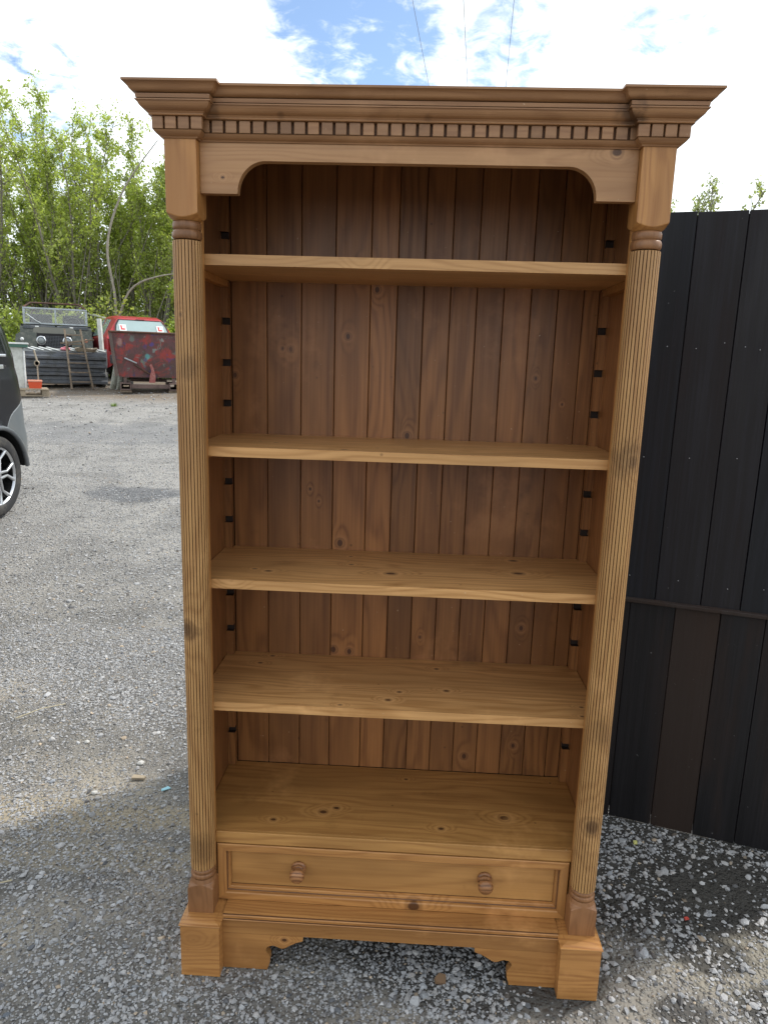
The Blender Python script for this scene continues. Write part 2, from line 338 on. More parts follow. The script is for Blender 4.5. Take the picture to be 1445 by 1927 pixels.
def stone_field(name, n, x0, x1, y0, y1, med, sig, kind, dens, colr, sink=.25, seed=3):
    r = np.random.default_rng(seed)
    x = r.uniform(x0, x1, n*2); y = r.uniform(y0, y1, n*2)
    keep = r.uniform(0, 1, n*2) < dens(x, y)
    keep &= ~((np.abs(x) < .53) & (y > .0) & (y < .46) & (r.uniform(0, 1, n*2) < .0))
    x, y = x[keep][:n], y[keep][:n]; n = len(x)
    s = np.clip(np.exp(r.normal(math.log(med), sig, n)), med*.4, med*3.2)
    v, f = base_rock(kind); nv = len(v)
    V_ = v[None]*r.uniform(.62, 1.25, (n, nv, 1))
    V_ = V_*np.stack([r.uniform(.8, 1.35, n), r.uniform(.7, 1.05, n), r.uniform(.38, .75, n)], -1)[:, None, :]
    a = r.uniform(0, 2*PI, n); ca, sa = np.cos(a), np.sin(a); b = r.normal(0, .35, n); cb_, sb = np.cos(b), np.sin(b)
    xx, yy, z_ = V_[..., 0], V_[..., 1], V_[..., 2]
    y2 = yy*cb_[:, None]-z_*sb[:, None]; z2 = yy*sb[:, None]+z_*cb_[:, None]
    x3 = xx*ca[:, None]-y2*sa[:, None]; y3 = xx*sa[:, None]+y2*ca[:, None]
    h_ = s*.5
    P = np.stack([x3*h_[:, None]+x[:, None], y3*h_[:, None]+y[:, None], z2*h_[:, None]+(ground_z(x, y)+h_*(.5-sink))[:, None]], -1)
    F = (f[None]+(np.arange(n)*nv)[:, None, None]).reshape(-1, 3)
    me = bpy.data.meshes.new(name); me.vertices.add(n*nv); me.vertices.foreach_set('co', P.ravel())
    me.loops.add(F.size); me.loops.foreach_set('vertex_index', F.ravel())
    me.polygons.add(len(F)); me.polygons.foreach_set('loop_start', np.arange(0, F.size, 3)); me.update(calc_edges=True)
    me.polygons.foreach_set('use_smooth', np.zeros(len(F), bool))
    ca_ = me.color_attributes.new('stone', 'FLOAT_COLOR', 'POINT')
    cc_ = colr(r, n, x, y); cc_ = np.repeat(cc_, nv, 0); ca_.data.foreach_set('color', np.c_[cc_, np.ones(len(cc_))].ravel())
    o = bpy.data.objects.new(name, me); COL.objects.link(o); tag(o, kind='stuff'); me.materials.append(STONE)
    return o
t = NT('crushed_stone'); at = t.n('VertexColor'); at.layer_name = 'stone'; oc = t.n('TexCoord').outputs['Object']
nn = t.noise(oc, 260, 3, .6)
STONE = t.set(Base_Color=t.mix(t.mapr(nn, .3, .7, 0, .45), at.outputs[0], t.mix(1.0, at.outputs[0], (.55, .55, .55), 'MULTIPLY')), Roughness=.85, Specular_IOR_Level=.3)
def col_grey(r, n, x, y):
    v = np.clip(r.normal(.355, .06, n), .15, .55); w = r.normal(0.003, .006, n)
    dk = r.uniform(0, 1, n) < .10; v = np.where(dk, v*.4, v)
    c = np.stack([v+w, v, v-w*1.2+.004], -1)
    tan_ = r.uniform(0, 1, n) < .03; c[tan_] *= np.array([1.15, .95, .72]); return c
def dens_left(x, y):
    soilp = snoise(x, y, 1.7, .4)*.5+snoise(x, y, 4.3, 2.)*.5
    band = np.exp(-((y-1.05+.25*(x+1.2))/.22)**2)*np.clip((-x-.55)/.25, 0, 1)       # bare, trodden earth left of the case
    return np.clip(.35+1.1*(soilp-.25), .18, 1)*(1-.62*band)
def dens_right(x, y):
    return np.clip((snoise(x, y, 3.1, 1.1)*.5+snoise(x, y, 7.7, .3)*.5-.12)*1.5, .08, 1)
stone_field('loose_gravel', 105000, -2.4, .30, -.75, 2.3, .0072, .36, 'octa', dens_left, col_grey, seed=3)
stone_field('loose_gravel', 9000, -2.4, .35, -.75, 2.3, .0112, .30, 'ico', dens_left, col_grey, seed=4)
stone_field('loose_gravel', 36000, .30, 2.3, -.75, 2.3, .0085, .40, 'octa', dens_right, col_grey, seed=5)
stone_field('loose_gravel', 9000, .05, 2.3, -.75, 2.3, .0118, .33, 'ico', dens_right, lambda r, n, x, y: np.clip(col_grey(r, n, x, y)*1.05, 0, .6), seed=6)
stone_field('loose_gravel', 80000, -6.5, 0, 2.3, 8.2, .0115, .36, 'octa', lambda x, y: np.clip(.9-(y-2.3)*.10, .25, 1), lambda r, n, x, y: np.clip(col_grey(r, n, x, y)*1.05, 0, .6), seed=7)
stone_field('loose_gravel', 1500, -2.2, 1.9, -.75, 3.0, .0190, .25, 'ico', lambda x, y: np.where(x > .5, .8, .22), lambda r, n, x, y: np.clip(col_grey(r, n, x, y)*1.05, 0, .6), seed=8)
stone_field('loose_gravel', 5000, -10, -1.5, 8.2, 14, .022, .4, 'octa', lambda x, y: .5+0*x, col_grey, seed=9)

# ---------------------------------------------------------------- the bookcase
BO = (0.0, 0.2, 0.0)
bk = thing('bookcase', 'tall open pine bookcase with reeded columns, dentil cornice and one drawer, standing on gravel', 'bookcase', BO)
bk['_o'] = BO
def K(x, y, z): return (x-BO[0], y-BO[1], z-BO[2])
class WB(MB):
    def build(s, name, mat, parent=bk, bevel=0, **k):
        off = Vector(BO); s.v = [tuple(Vector(v)-off) for v in s.v]
        return MB.build(s, name, mat, parent, bevel, **k)

def sweep(path, prof, mat=0, closed=False, mb=None):
    """mitred sweep; path: plan points (right-angled), outward normal on the left-hand side when walking; prof: (d,z)"""
    mb = mb or WB(); n = len(path); rows = []
    for d, z in prof:
        row = []
        for i, p in enumerate(path):
            p = Vector(p); nn_ = []
            if i > 0: e = (p-Vector(path[i-1])).normalized(); nn_.append(Vector((e.y, -e.x)))
            if i < n-1: e = (Vector(path[i+1])-p).normalized(); nn_.append(Vector((e.y, -e.x)))
            if len(nn_) == 2 and nn_[0].dot(nn_[1]) > .99: nn_ = nn_[:1]
            o = sum(nn_, Vector((0, 0))); q = p+o*d
            row.append((q.x, q.y, z))
        rows.append(row)
    vs = [v for r in rows for v in r]
    k = len(prof)
    for a in range(k-1):
        dark_ledge = a < k-3 and abs(prof[a+1][1]-prof[a][1]) < 1e-5 and -.02 < prof[a+1][0]-prof[a][0] < -.0025     # recessed ledges take the dark groove colour
        for i in range(n-1):
            b = len(mb.v); mb.add([rows[a][i], rows[a][i+1], rows[a+1][i+1], rows[a+1][i]], [(0, 1, 2, 3)], 1 if dark_ledge else mat)
    return mb
# plan of the entablature
SX, CXI, YB, YC, YK = .5085, .4415, .036, .058, .43
plan = [(-SX, YK), (-SX, YB), (-CXI, YB), (-CXI, YC), (CXI, YC), (CXI, YB), (SX, YB), (SX, YK)]
def arc(p0, p1, bulge, n=5):
    p0, p1 = Vector(p0), Vector(p1); d = p1-p0; q = Vector((d.y, -d.x))
    return [tuple(p0+d*(i/n)+q*bulge*4*(i/n)*(1-i/n)) for i in range(n+1)]
prof = [(0, 1.951), (.003, 1.951), (.004, 1.9535)] + arc((.004, 1.9535), (.0155, 1.9635), .10, 4)[1:] + [(.0165, 1.9635)]
neck = sweep(plan, prof+[(0, 1.9635)]); neck.build('neck_moulding', [M['cor'], M['groove']])
dentband = sweep(plan, [(0, 1.9637), (.0065, 1.9637), (.0065, 1.9875), (0, 1.9875)]); dentband.build('dentil_band', [M['groove'], M['groove']])
up_ = [(0, 1.9877), (.0215, 1.9877)] + arc((.0215, 1.9877), (.0225, 1.993), -.3, 3)[1:] + arc((.0235, 1.9945), (.0375, 2.0085), .16, 5) + [(.0405, 2.0085), (.0405, 2.0108), (.0350, 2.0108), (.0350, 2.0124), (.0390, 2.0128), (.0398, 2.0200), (.0350, 2.0200), (.0350, 2.0214), (.0425, 2.0222)]
up_ += arc((.0425, 2.0222), (.0500, 2.0295), .15, 4)[1:] + arc((.0500, 2.0295), (.0590, 2.0365), -.14, 4)[1:] + [(.0590, 2.0405), (-.04, 2.0405)]
cor = sweep(plan, up_)
cor.add([(-SX+.03, YK, 2.040), (SX-.03, YK, 2.040), (SX-.03, .08, 2.040), (-SX+.03, .08, 2.040)], [(0, 1, 2, 3)])
cornice = cor.build('cornice', [M['cor'], M['groove']])
for md in (): pass
def dentil(x0, x1, y0, y1):
    w = WB(); w.box(x0, x1, y0, y1, 1.9642, 1.9872); return w.build('dentil', M['cor'], bevel=.0008, seg=1)
pc = .0272
nd = 32; sp_ = (2*CXI+.0)/nd
for i in range(nd):
    x = -CXI+sp_*(i+.5); dentil(x-sp_*.40, x+sp_*.40, YC-.0165, YC-.0066)
for s in (-1, 1):
    x0, x1 = (-SX-.0165, -CXI+.0165) if s < 0 else (CXI-.0165, SX+.0165)
    q = (x1-x0+.004)/4
    for i in range(4): dentil(x0+q*i, x0+q*i+q-.004, YB-.0165, YB-.0066)
    yy = YB-.0165
    for i in range(14):
        y0 = YB+.012+i*.0272
        if s < 0: dentil(-SX-.0165, -SX-.0066, y0, y0+.0222)
        else: dentil(SX+.0066, SX+.0165, y0, y0+.0222)
# arched frieze board
poly = [(-CXI, 1.9508), (-CXI, 1.854), (-.3655, 1.854)]
for i in range(13):
    a = i/12*PI/2; poly.append((-.3645+.058*(1-math.cos(a))+.0*a, 1.857+.0605*math.sin(a)))
poly += [(-x, z) for x, z in poly[::-1]]
w = WB(); w.prism(poly, 'y', YC, YC+.02)
M['frieze'] = wood('frieze_pine_with_knot', (.44, .238, .105), (.27, .12, .044), 'XZY', knots=[(K(.3977, YC, 1.946), .0085), (K(-.395, YC, 1.885), .003)], rnd=False, random_knots=False, contrast=.7, dirt=.35)
w.build('arched_frieze', M['frieze'], bevel=.0015)
# top board, sides
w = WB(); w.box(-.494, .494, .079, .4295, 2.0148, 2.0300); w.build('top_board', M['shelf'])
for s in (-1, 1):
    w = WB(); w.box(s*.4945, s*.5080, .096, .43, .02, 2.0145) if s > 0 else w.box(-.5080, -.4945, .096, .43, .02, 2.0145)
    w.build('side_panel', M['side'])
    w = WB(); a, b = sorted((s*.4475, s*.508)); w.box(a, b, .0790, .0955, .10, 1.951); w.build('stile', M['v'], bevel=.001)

# columns -----------------------------------------------------------------
AX, AY, HS = .475, .0685, .0325
def sq_turn(mb, cx, cy, hs, prof, n=64, mat=0):
    """square block cut by a turned profile: radius = min(turned radius, square)"""
    rows = []
    for r, z in prof:
        row = []
        for j in range(n):
            a = 2*PI*(j)/n+PI/4; q = hs/max(abs(math.cos(a)), abs(math.sin(a))); R_ = min(r, q)
            row.append((cx+R_*math.cos(a), cy+R_*math.sin(a), z))
        rows.append(row)
    vs = [v for r in rows for v in r]
    fs = [(i*n+j, i*n+(j+1) % n, (i+1)*n+(j+1) % n, (i+1)*n+j) for i in range(len(rows)-1) for j in range(n)]
    mb.add(vs, fs, mat, False); mb.add(rows[0]+rows[-1], [tuple(range(n))[::-1], tuple(range(n, 2*n))], mat)
    return mb
R2 = HS*math.sqrt(2)
for s in (-1, 1):
    cx = s*AX
    NR = 26; SUB = 8; rows = []; matrow = []
    for z in (.268, .2695, 1.7595, 1.761):
        row = []
        for j in range(NR*SUB):
            a = 2*PI*j/(NR*SUB); u = (j % SUB)/SUB
            r = .0287+.0018*math.sin(PI*u)**.55 if u > 0 else .0266
            if z in (.268, 1.761): r = .0262
            row.append((cx+r*math.cos(a), AY+r*math.sin(a), z))
        rows.append(row)
    n = NR*SUB; w = WB(); vs = [v for r in rows for v in r]
    for i in range(3):
        for j in range(n):
            g_ = (j % SUB) in (0, SUB-1)
            w.add([rows[i][j], rows[i][(j+1) % n], rows[i+1][(j+1) % n], rows[i+1][j]], [(0, 1, 2, 3)], 1 if g_ else 0, False)
    zk = [(K(cx-.02, .04, .905+.0), .016), (K(cx-.01, .04, 1.61), .004)] if s < 0 else [(K(cx-.0, .04, .452), .017), (K(cx+.01, .04, 1.33), .008)]
    mt = wood('reeded_pine_left' if s < 0 else 'reeded_pine_right', (.47, .262, .098), (.29, .135, .044), 'ZXY', knots=zk, kstr=.6, smudges=[(K(cx+.0, .04, .452), .022, .5), (K(cx, .04, 1.335), .05, .45), (K(cx, .04, .70), .04, .3)] if s > 0 else [(K(cx-.012, .04, .905), .030, .5), (K(cx, .04, .33), .05, .45), (K(cx, .04, 1.50), .03, .35)], random_knots=False, rnd=False, ring=120, dirt=.35)
    shaft = w.build('reeded_shaft', [mt, M['groove']])
    w = WB()
    pr = [(R2, 1.951), (R2, 1.83), (R2, 1.8125), (HS*1.30, 1.8095), (HS*1.16, 1.8068), (HS*1.06, 1.8050), (HS*.995, 1.8035), (HS*.86, 1.8005), (.026, 1.799)]
    sq_turn(w, cx, AY, HS, pr[::-1]); w.build('column_top_block', M['v'], bevel=.0006, seg=1)
    w = WB(); MM = Matrix.Translation((cx, AY, 0))
    def ringprof(z0, z1, zm):
        out = [(.0255, z0)]
        for a in range(0, 9): q = a/8*PI; out.append((.0268+.0042*math.sin(q), z0+(zm-z0)*(1-math.cos(q))/2))
        for a in range(0, 9): q = a/8*PI; out.append((.0262+.0036*math.sin(q), zm+(z1-zm)*(1-math.cos(q))/2))
        return out+[(.0255, z1)]
    w.lathe(ringprof(1.7625, 1.7985, 1.781), 32, M=MM); w.build('column_collar', M['turn'])
    w = WB(); w.lathe(ringprof(.2425, .2675, .2560), 32, M=MM); w.build('column_collar', M['turn'])
    w = WB()
    pr = [(R2, .1525), (R2, .212), (R2, .2205), (HS*1.30, .2240), (HS*1.16, .2268), (HS*1.06, .2290), (HS*.98, .2318), (HS*.94, .2375), (HS*.90, .2422)]
    sq_turn(w, cx, AY, HS-.0005, pr); w.build('column_base_block', M['turn'], bevel=.0006, seg=1)
    # plinth block
    a, b = (s*.4190, s*.5165) if s > 0 else (-.5165, -.4190)
    w = WB(); w.box(a, b, 0, .11, 0, .1435); w.build('plinth_block', M['h'], bevel=.0012)
    w = WB()
    pp = [(a, .11), (a, 0), (b, 0), (b, .11)]
    sweep(pp, [(0, .1436), (.0022, .1442), (.003, .1462), (.0022, .1482), (-.002, .1486), (-.006, .1500), (-.018, .1524), (-.03, .1524)], mb=w)
    w.box(a+.012, b-.012, .02, .10, .1437, .1521); w.build('plinth_moulding', [M['h'], M['groove']])
    w = WB(); a2, b2 = sorted((s*.492, s*.5165)); w.box(a2, b2, .1102, .43, .0, .1435); w.build('side_plinth', M['h'], bevel=.001)
# skirting rail, bracket feet, moulding
w = WB(); w.box(-.4188, .4188, .031, .052, .1035, .1440); w.build('skirting_rail', M['h'], bevel=.0006)
w = WB(); sweep([(-.4188, .031), (.4188, .031)], [(0, .1432), (.0040, .1436), (.0050, .1452), (.0040, .1468), (.0000, .1468), (.0000, .1482), (-.0045, .1486), (-.0065, .1504), (-.0105, .1504), (-.0105, .1520), (-.016, .1532), (-.020, .1532), (-.085, .1532)], mb=w)
w.build('skirting_moulding', [M['h'], M['groove']])
br = [(-.2145, .1030), (-.2155, .0905), (-.232, .0845), (-.251, .0737), (-.260, .0672), (-.2686, .0650), (-.276, .0670), (-.2826, .0706), (-.290, .0726), (-.2967, .0712), (-.3035, .069), (-.3085, .0635), (-.3095, .0572), (-.307, .051), (-.3015, .0450), (-.2989, .0395), (-.2985, .0251), (-.301, .0150), (-.3045, .006), (-.305, .0005), (-.4188, .0005), (-.4188, .1030)]
for s in (-1, 1):
    p = br if s < 0 else [(-x, z) for x, z in br[::-1]]
    w = WB(); w.prism(p, 'y', .0315, .0515)
    mt = wood('bracket_pine_l' if s < 0 else 'bracket_pine_r', PL, PD, 'XZY', knots=[(K(-.262, .0315, .091), .0055)] if s < 0 else [], rnd=False, random_knots=False)
    w.build('bracket_foot', mt, bevel=.0012)
# back boards
jo = [-.4725, -.379, -.2885, -.2005, -.1095, -.0405, .0275, .096, .1635, .232, .3015, .369, .4345, .4735]
bkn = [[(-.465, 1.480, .006)], [(-.338, 1.552, .004), (-.316, 1.551, .006)], [(-.262, 1.180, .0035), (-.238, 1.147, .003)], [(-.166, 1.588, .0065), (-.178, 1.031, .009), (-.192, .716, .0085), (-.146, .712, .0075), (-.14, 1.745, .008)],
       [(-.093, 1.707, .007)], [(-.003, 1.334, .0075)], [(.054, .765, .004)], [], [(.197, .401, .0075)], [], [(.327, 1.495, .0045), (.336, .805, .0065), (.337, .443, .006)], [(.40, 1.43, .003)], []]
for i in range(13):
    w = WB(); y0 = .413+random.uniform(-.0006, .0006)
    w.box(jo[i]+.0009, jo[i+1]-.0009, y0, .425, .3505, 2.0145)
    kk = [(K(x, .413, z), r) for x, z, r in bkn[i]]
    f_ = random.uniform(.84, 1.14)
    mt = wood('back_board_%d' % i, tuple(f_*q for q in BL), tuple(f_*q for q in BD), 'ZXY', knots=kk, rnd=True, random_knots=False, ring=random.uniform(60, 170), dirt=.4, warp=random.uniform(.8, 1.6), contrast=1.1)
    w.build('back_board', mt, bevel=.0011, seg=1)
w = WB(); w.box(-.494, .494, .4255, .4295, .30, 2.0145); w.build('back_lining', M['dark_back'])
# notched posts and cleats
NOTCH = plain('shaded_notch', (.022, .011, .007), .8, var=.2)  # shade of the notch recess painted into the colour
def post(s, yf, dirn):
    ya, yb = yf, yf+dirn*.0235
    p = [(ya, .3505)]
    for k in range(-4, 12):
        z = .777+.105*k
        if z < .37: continue
        p += [(ya, z-.009), (ya+dirn*.016, z-.009), (ya+dirn*.016, z+.009), (ya, z+.009)]
    p += [(ya, 2.014), (yb, 2.014), (yb, .3505)]
    w = WB(); a, b = sorted((s*.4735, s*.4942)); w.prism(p, 'x', a, b)
    for i_, f_ in enumerate(w.f):
        c_ = sum((Vector(w.v[q]) for q in f_), Vector())/len(f_)
        if len(f_) == 4 and abs(c_.y-ya) > .004 and abs(c_.y-yb) > .0015: w.m[i_] = 1
    w.build('notched_post', [M['side'], NOTCH])
for s in (-1, 1): post(s, .389, 1); post(s, .1255, -1)
shelves = [(1.7410, M['shelf'], []), (1.3258, None, [(-.361, .24, .004), (-.317, .217, .005), (-.142, .125, .007), (-.069, .179, .004)]),
           (1.0120, None, [(-.367, .196, .005), (-.33, .182, .007), (-.133, .269, .005), (-.141, .346, .004), (-.029, .203, .011), (.292, .249, .011), (.294, .369, .009), (-.401, .085, .008)]),
           (.6985, None, [(-.386, .338, .005), (-.362, .389, .005), (-.14, .114, .004), (-.024, .152, .006), (.003, .199, .005), (.102, .351, .005), (.124, .218, .006), (.457, .163, .004), (.448, .115, .004)])]
for i, (z, mt, kn) in enumerate(shelves):
    if mt is None or kn: mt = wood('shelf_pine_%d' % i, SL, SD, 'XYZ', knots=[(K(x, y, z), r) for x, y, r in kn], rnd=True, random_knots=False, ring=170, dirt=.3, contrast=1.35)
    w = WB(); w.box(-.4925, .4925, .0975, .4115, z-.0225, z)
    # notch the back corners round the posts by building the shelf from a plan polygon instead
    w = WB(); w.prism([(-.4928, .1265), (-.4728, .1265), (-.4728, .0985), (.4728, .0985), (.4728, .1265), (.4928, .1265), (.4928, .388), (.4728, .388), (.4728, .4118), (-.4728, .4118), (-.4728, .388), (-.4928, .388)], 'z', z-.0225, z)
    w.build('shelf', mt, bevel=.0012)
    for s in (-1, 1):
        w = WB(); a, b = sorted((s*.4745, s*.4935)); zc = z-.0230
        w.prism([(.114, zc), (.114, zc-.010), (.120, zc-.0165), (.392, zc-.0165), (.4005, zc-.010), (.4005, zc)], 'x', a, b)
        w.build('cleat', M['h'], bevel=.0008, seg=1)
M['base'] = wood('base_board_pine', (.49, .252, .076), (.26, .112, .029), 'XYZ', knots=[(K(x, y, .35), r) for x, y, r in ((-.187, .188, .0085), (-.154, .208, .0065), (-.312, .145, .006), (.124, .145, .006), (.293, .204, .0105), (.03, .36, .004), (.445, .379, .003))], rnd=False, random_knots=False, ring=150, dirt=.3, contrast=1.1)
w = WB(); w.box(-.4940, .4940, .0960, .4125, .3180, .3500); w.box(-.4470, .4470, .0865, .0959, .3180, .3500); w.build('base_board', M['base'], bevel=.0015)
# carcass behind the drawer
w = WB(); w.box(-.4940, .4940, .12, .4125, .140, .1475); w.build('bottom_board', M['side'])
# drawer
w = WB(); w.box(-.4165, .4165, .1105, .1195, .168, .298)
M['drw'] = wood('drawer_front_pine', (.47, .238, .075), (.26, .112, .031), 'XZY', rnd=False, random_knots=False, ring=60, warp=1.6, dirt=.45, contrast=.85)
dr = w.build('drawer', M['drw'], label='wide pine drawer with two turned knobs')
def drpart(w, name, mat, bevel=0, seg=2): o = w.build(name, [mat, M['groove']], dr, bevel, seg=seg); return o
x0, x1, z0, z1 = -.4435, .4435, .1538, .3152
fpro = [(0, .118), (0, .0865), (.002, .085), (.0190, .085), (.0215, .0870), (.0215, .0945), (.0240, .0957), (.0255, .1000), (.0285, .1012), (.0300, .1080), (.0300, .1115)]
def side_frame(p0, p1, inx, inz):
    w = WB(); rows = []
    for d, y in fpro: rows.append([(p0[0]+inx[0]*d, y, p0[1]+inz[0]*d), (p1[0]+inx[1]*d, y, p1[1]+inz[1]*d)])
    for a in range(len(fpro)-1): w.add([rows[a][0], rows[a][1], rows[a+1][1], rows[a+1][0]], [(0, 1, 2, 3)], 1 if a in (5, 9) else 0)
    return w
drpart(side_frame((x0, z1), (x1, z1), (1, -1), (-1, -1)), 'drawer_moulding', M['h'])
drpart(side_frame((x1, z0), (x0, z0), (-1, 1), (1, 1)), 'drawer_moulding', wood('drawer_bottom_moulding', PL, PD, 'XZY', knots=[(K(.06, .088, .165), .014)], rnd=False, random_knots=False))
drpart(side_frame((x0, z0), (x0, z1), (1, 1), (1, -1)), 'drawer_moulding', M['v'])
drpart(side_frame((x1, z1), (x1, z0), (-1, -1), (-1, 1)), 'drawer_moulding', M['v'])
for s in (-1, 1):
    w = WB(); MM = Matrix.Translation((s*.2385, .1102, .2400)) @ Matrix.Rotation(PI/2, 4, 'X')
    w.lathe([(.0180, 0), (.0192, .002), (.0192, .0045), (.0150, .0065), (.0132, .009), (.0152, .0112), (.0152, .0132), (.0118, .0155), (.0112, .0185), (.0145, .0215), (.0182, .0260), (.0194, .0310), (.0188, .0365), (.0155, .0415), (.0095, .0450), (.0005, .0462)], 32, M=MM)
    drpart(w, 'knob', wood('knob_pine', (.38, .175, .07), (.13, .05, .018), 'XZY', rnd=True, random_knots=False, ring=300, warp=.6, contrast=1.6, rough=.3))
w = WB(); w.box(-.4420, .4420, .121, .30, .150, .155); w.box(-.4435, -.432, .1205, .40, .1560, .30); w.box(.432, .4435, .1205, .40, .1560, .30); w.box(-.43, .43, .385, .40, .156, .30)
drpart(w, 'drawer_box', M['side'])

# ---------------------------------------------------------------- the black boarded screen behind
px_, py_ = .7247, .7543
dv = Vector((.9558, -.2942)); 
scr = thing('boarded_screen', 'tall black stained board screen standing behind the right side of the bookcase', 'screen', (px_, py_, 0), math.atan2(-.2942, .9558))
def blk(name, v, brn=.6):
    t = NT(name); oc = t.n('TexCoord').outputs['Object']; oi = t.n('ObjectInfo')
    P = t.vec('ADD', t.vec('MULTIPLY', oc, (1, 1, 1)), t.vec('SCALE', (9., 5., 13.), scale=oi.outputs['Random']))
    st = t.noise(t.vec('MULTIPLY', P, (110, 110, 2.2)), 1.0, 5, .6); b = t.noise(t.vec('MULTIPLY', P, (9, 9, 1.3)), 1.0, 4, .6)
    c = t.mix(t.mapr(st, .35, .75), tuple(q*.55 for q in v), tuple(q*1.25 for q in v))
    c = t.mix(t.mapr(b, .48, .72, 0, .25+brn*.8), c, (.023, .013, .0095))
    c = t.mix(t.math('MULTIPLY', t.mapr(oi.outputs['Random'], .70, .90), brn), c, (.036, .021, .014)); c = t.mix(brn*.0, c, (0, 0, 0))
    fl = t.noise(t.vec('ADD', oc, (3, 3, 3)), 75, 2, .5); c = t.mix(t.mapr(fl, .76, .79, 0, .4), c, (.25, .25, .25))
    t.bump(st, .35, .002)
    return t.set(Base_Color=c, Roughness=t.mapr(b, .3, .7, .5, .75), Specular_IOR_Level=.32)
BK = blk('black_stained_board', (.0075, .0082, .0125), .12); BK2 = blk('black_stained_board_lower', (.0085, .0075, .0090)); BR = blk('black_rail', (.016, .016, .019))
uj = [-1.0, -.87, -.74, -.60, -.47, -.34, -.19, -.06, .087, .222, .335, .455, .585, .71, .775]
for i in range(len(uj)-1):
    m_ = MB(); d0 = random.uniform(0, .0025); m_.box(uj[i]+.0012, uj[i+1]-.0012, 0-d0, .018, .80, 1.975+random.uniform(-.003, .003))
    m_.build('upper_board', BK, scr, .0012, 1)
lj = [-1.0, -.88, -.75, -.61, -.48, -.37, -.25, -.115, .015, .152, .285, .412, .54, .665, .775]
for i in range(len(lj)-1):
    m_ = MB(); d0 = random.uniform(-.0015, .0015); m_.box(lj[i]+.001, lj[i+1]-.001, .006+d0, .022, .001+random.uniform(0, .003), .7985)
    m_.build('lower_board', BK2, scr, .001, 1)
m_ = MB(); m_.prism([(0.0045, .805), (-.012, .800), (-.012, .788), (.0045, .788)], 'x', -1.0, .775); m_.build('middle_rail', BR, scr, .0015, 1)
m_ = MB(); m_.box(-.995, .770, .0228, .0262, .03, 1.9705); m_.build('light_stop_sheet', BR, scr)  # added sheet, stops light leaking through the gaps between boards
for zr in (.15, .70, 1.10, 1.80):
    m_ = MB(); m_.box(-.98, .755, .0265, .055, zr, zr+.09); m_.build('back_ledge', BK2, scr, .002, 1)
for xr in (-.95, .72):
    m_ = MB(); m_.prism([(.056, .01), (.076, .01), (.076, .06), (.49, .01), (.56, .01), (.076, 1.5), (.056, 1.5)], 'x', xr, xr+.035); m_.build('prop_leg', BK2, scr, .002, 1)
nl = MB()
for zr, st_ in ((1.60, .0), (1.25, .02), (.86, .01)):
    for i in range(len(uj)-1):
        for q in ((.3, .75) if zr == 1.60 else (.5,)):
            x = uj[i]+(uj[i+1]-uj[i])*q+random.uniform(-.015, .015)
            nl.lathe([(.0017, 0), (.0015, .0012), (.0005, .0016)], 6, M=Matrix.Translation((x, -.0026, zr+st_+random.uniform(-.01, .01))) @ Matrix.Rotation(PI/2, 4, 'X'))
no = nl.build('nail_heads', plain('nail_steel', (.45, .45, .46), .4, .8), scr); no['kind'] = 'stuff'
#__PART2__
# ---------------------------------------------------------------- shared materials for the yard
PB = plain('black_car_paint', (.010, .011, .014), .22, spec=.6, var=.15, dirt=(.06, .058, .052), dirtamt=.35, coat=.6)
PBU = plain('dark_grey_bumper', (.085, .095, .105), .35, var=.2, dirt=(.16, .15, .13), dirtamt=.35, coat=.3)
GLASS_T = plain('tinted_glass', (.006, .008, .010), .12, spec=.35, var=.0)
CHROME = plain('bright_trim', (.62, .64, .66), .25, .85, var=.1)
TYRE = plain('tyre_rubber', (.022, .022, .024), .8, dirt=(.10, .09, .075), dirtamt=.5, bump=.2)
ALLOY = plain('alloy_wheel', (.55, .56, .58), .3, .8, var=.1)
ALLOYD = plain('dark_alloy', (.03, .03, .033), .35, .4)
BLACK = plain('flat_black', (.012, .012, .013), .7)
REDP = plain('sun_faded_red_paint', (.42, .022, .030), .38, dirt=(.30, .10, .09), dirtamt=.45, coat=.25)
GLASS_C = plain('car_glass', (.30, .40, .40), .05, spec=1.0, var=.25, nscale=2)
RUST = plain('rusty_steel', (.12, .060, .040), .8, .2, dirt=(.055, .035, .028), dirtamt=.8, bump=.4)
GSTEEL = plain('weathered_grey_steel', (.145, .155, .175), .55, .35, dirt=(.075, .075, .06), dirtamt=.7, bump=.2)
PALEM = plain('pale_aluminium', (.42, .46, .49), .4, .5, dirt=(.22, .22, .2), dirtamt=.4)
OLIVE = plain('faded_dark_green_paint', (.10, .115, .10), .5, dirt=(.28, .27, .23), dirtamt=.7, nscale=10)
WDRY = plain('weathered_timber', (.22, .17, .12), .85, dirt=(.09, .065, .045), dirtamt=.7, bump=.3)
PALLETW = plain('pallet_timber', (.33, .27, .19), .85, dirt=(.14, .11, .08), dirtamt=.6, bump=.3)
CREAM = plain('cream_paint', (.60, .61, .57), .5, dirt=(.28, .27, .23), dirtamt=.35)
GREENT = plain('green_top', (.055, .14, .105), .5, var=.2)
WHITE = plain('white_paint', (.75, .77, .76), .5, dirt=(.4, .4, .36), dirtamt=.25)
ORANGE = plain('orange_plastic', (.62, .075, .018), .45, var=.15)
ORANGEL = plain('pale_orange_plastic', (.70, .30, .20), .5, var=.15)

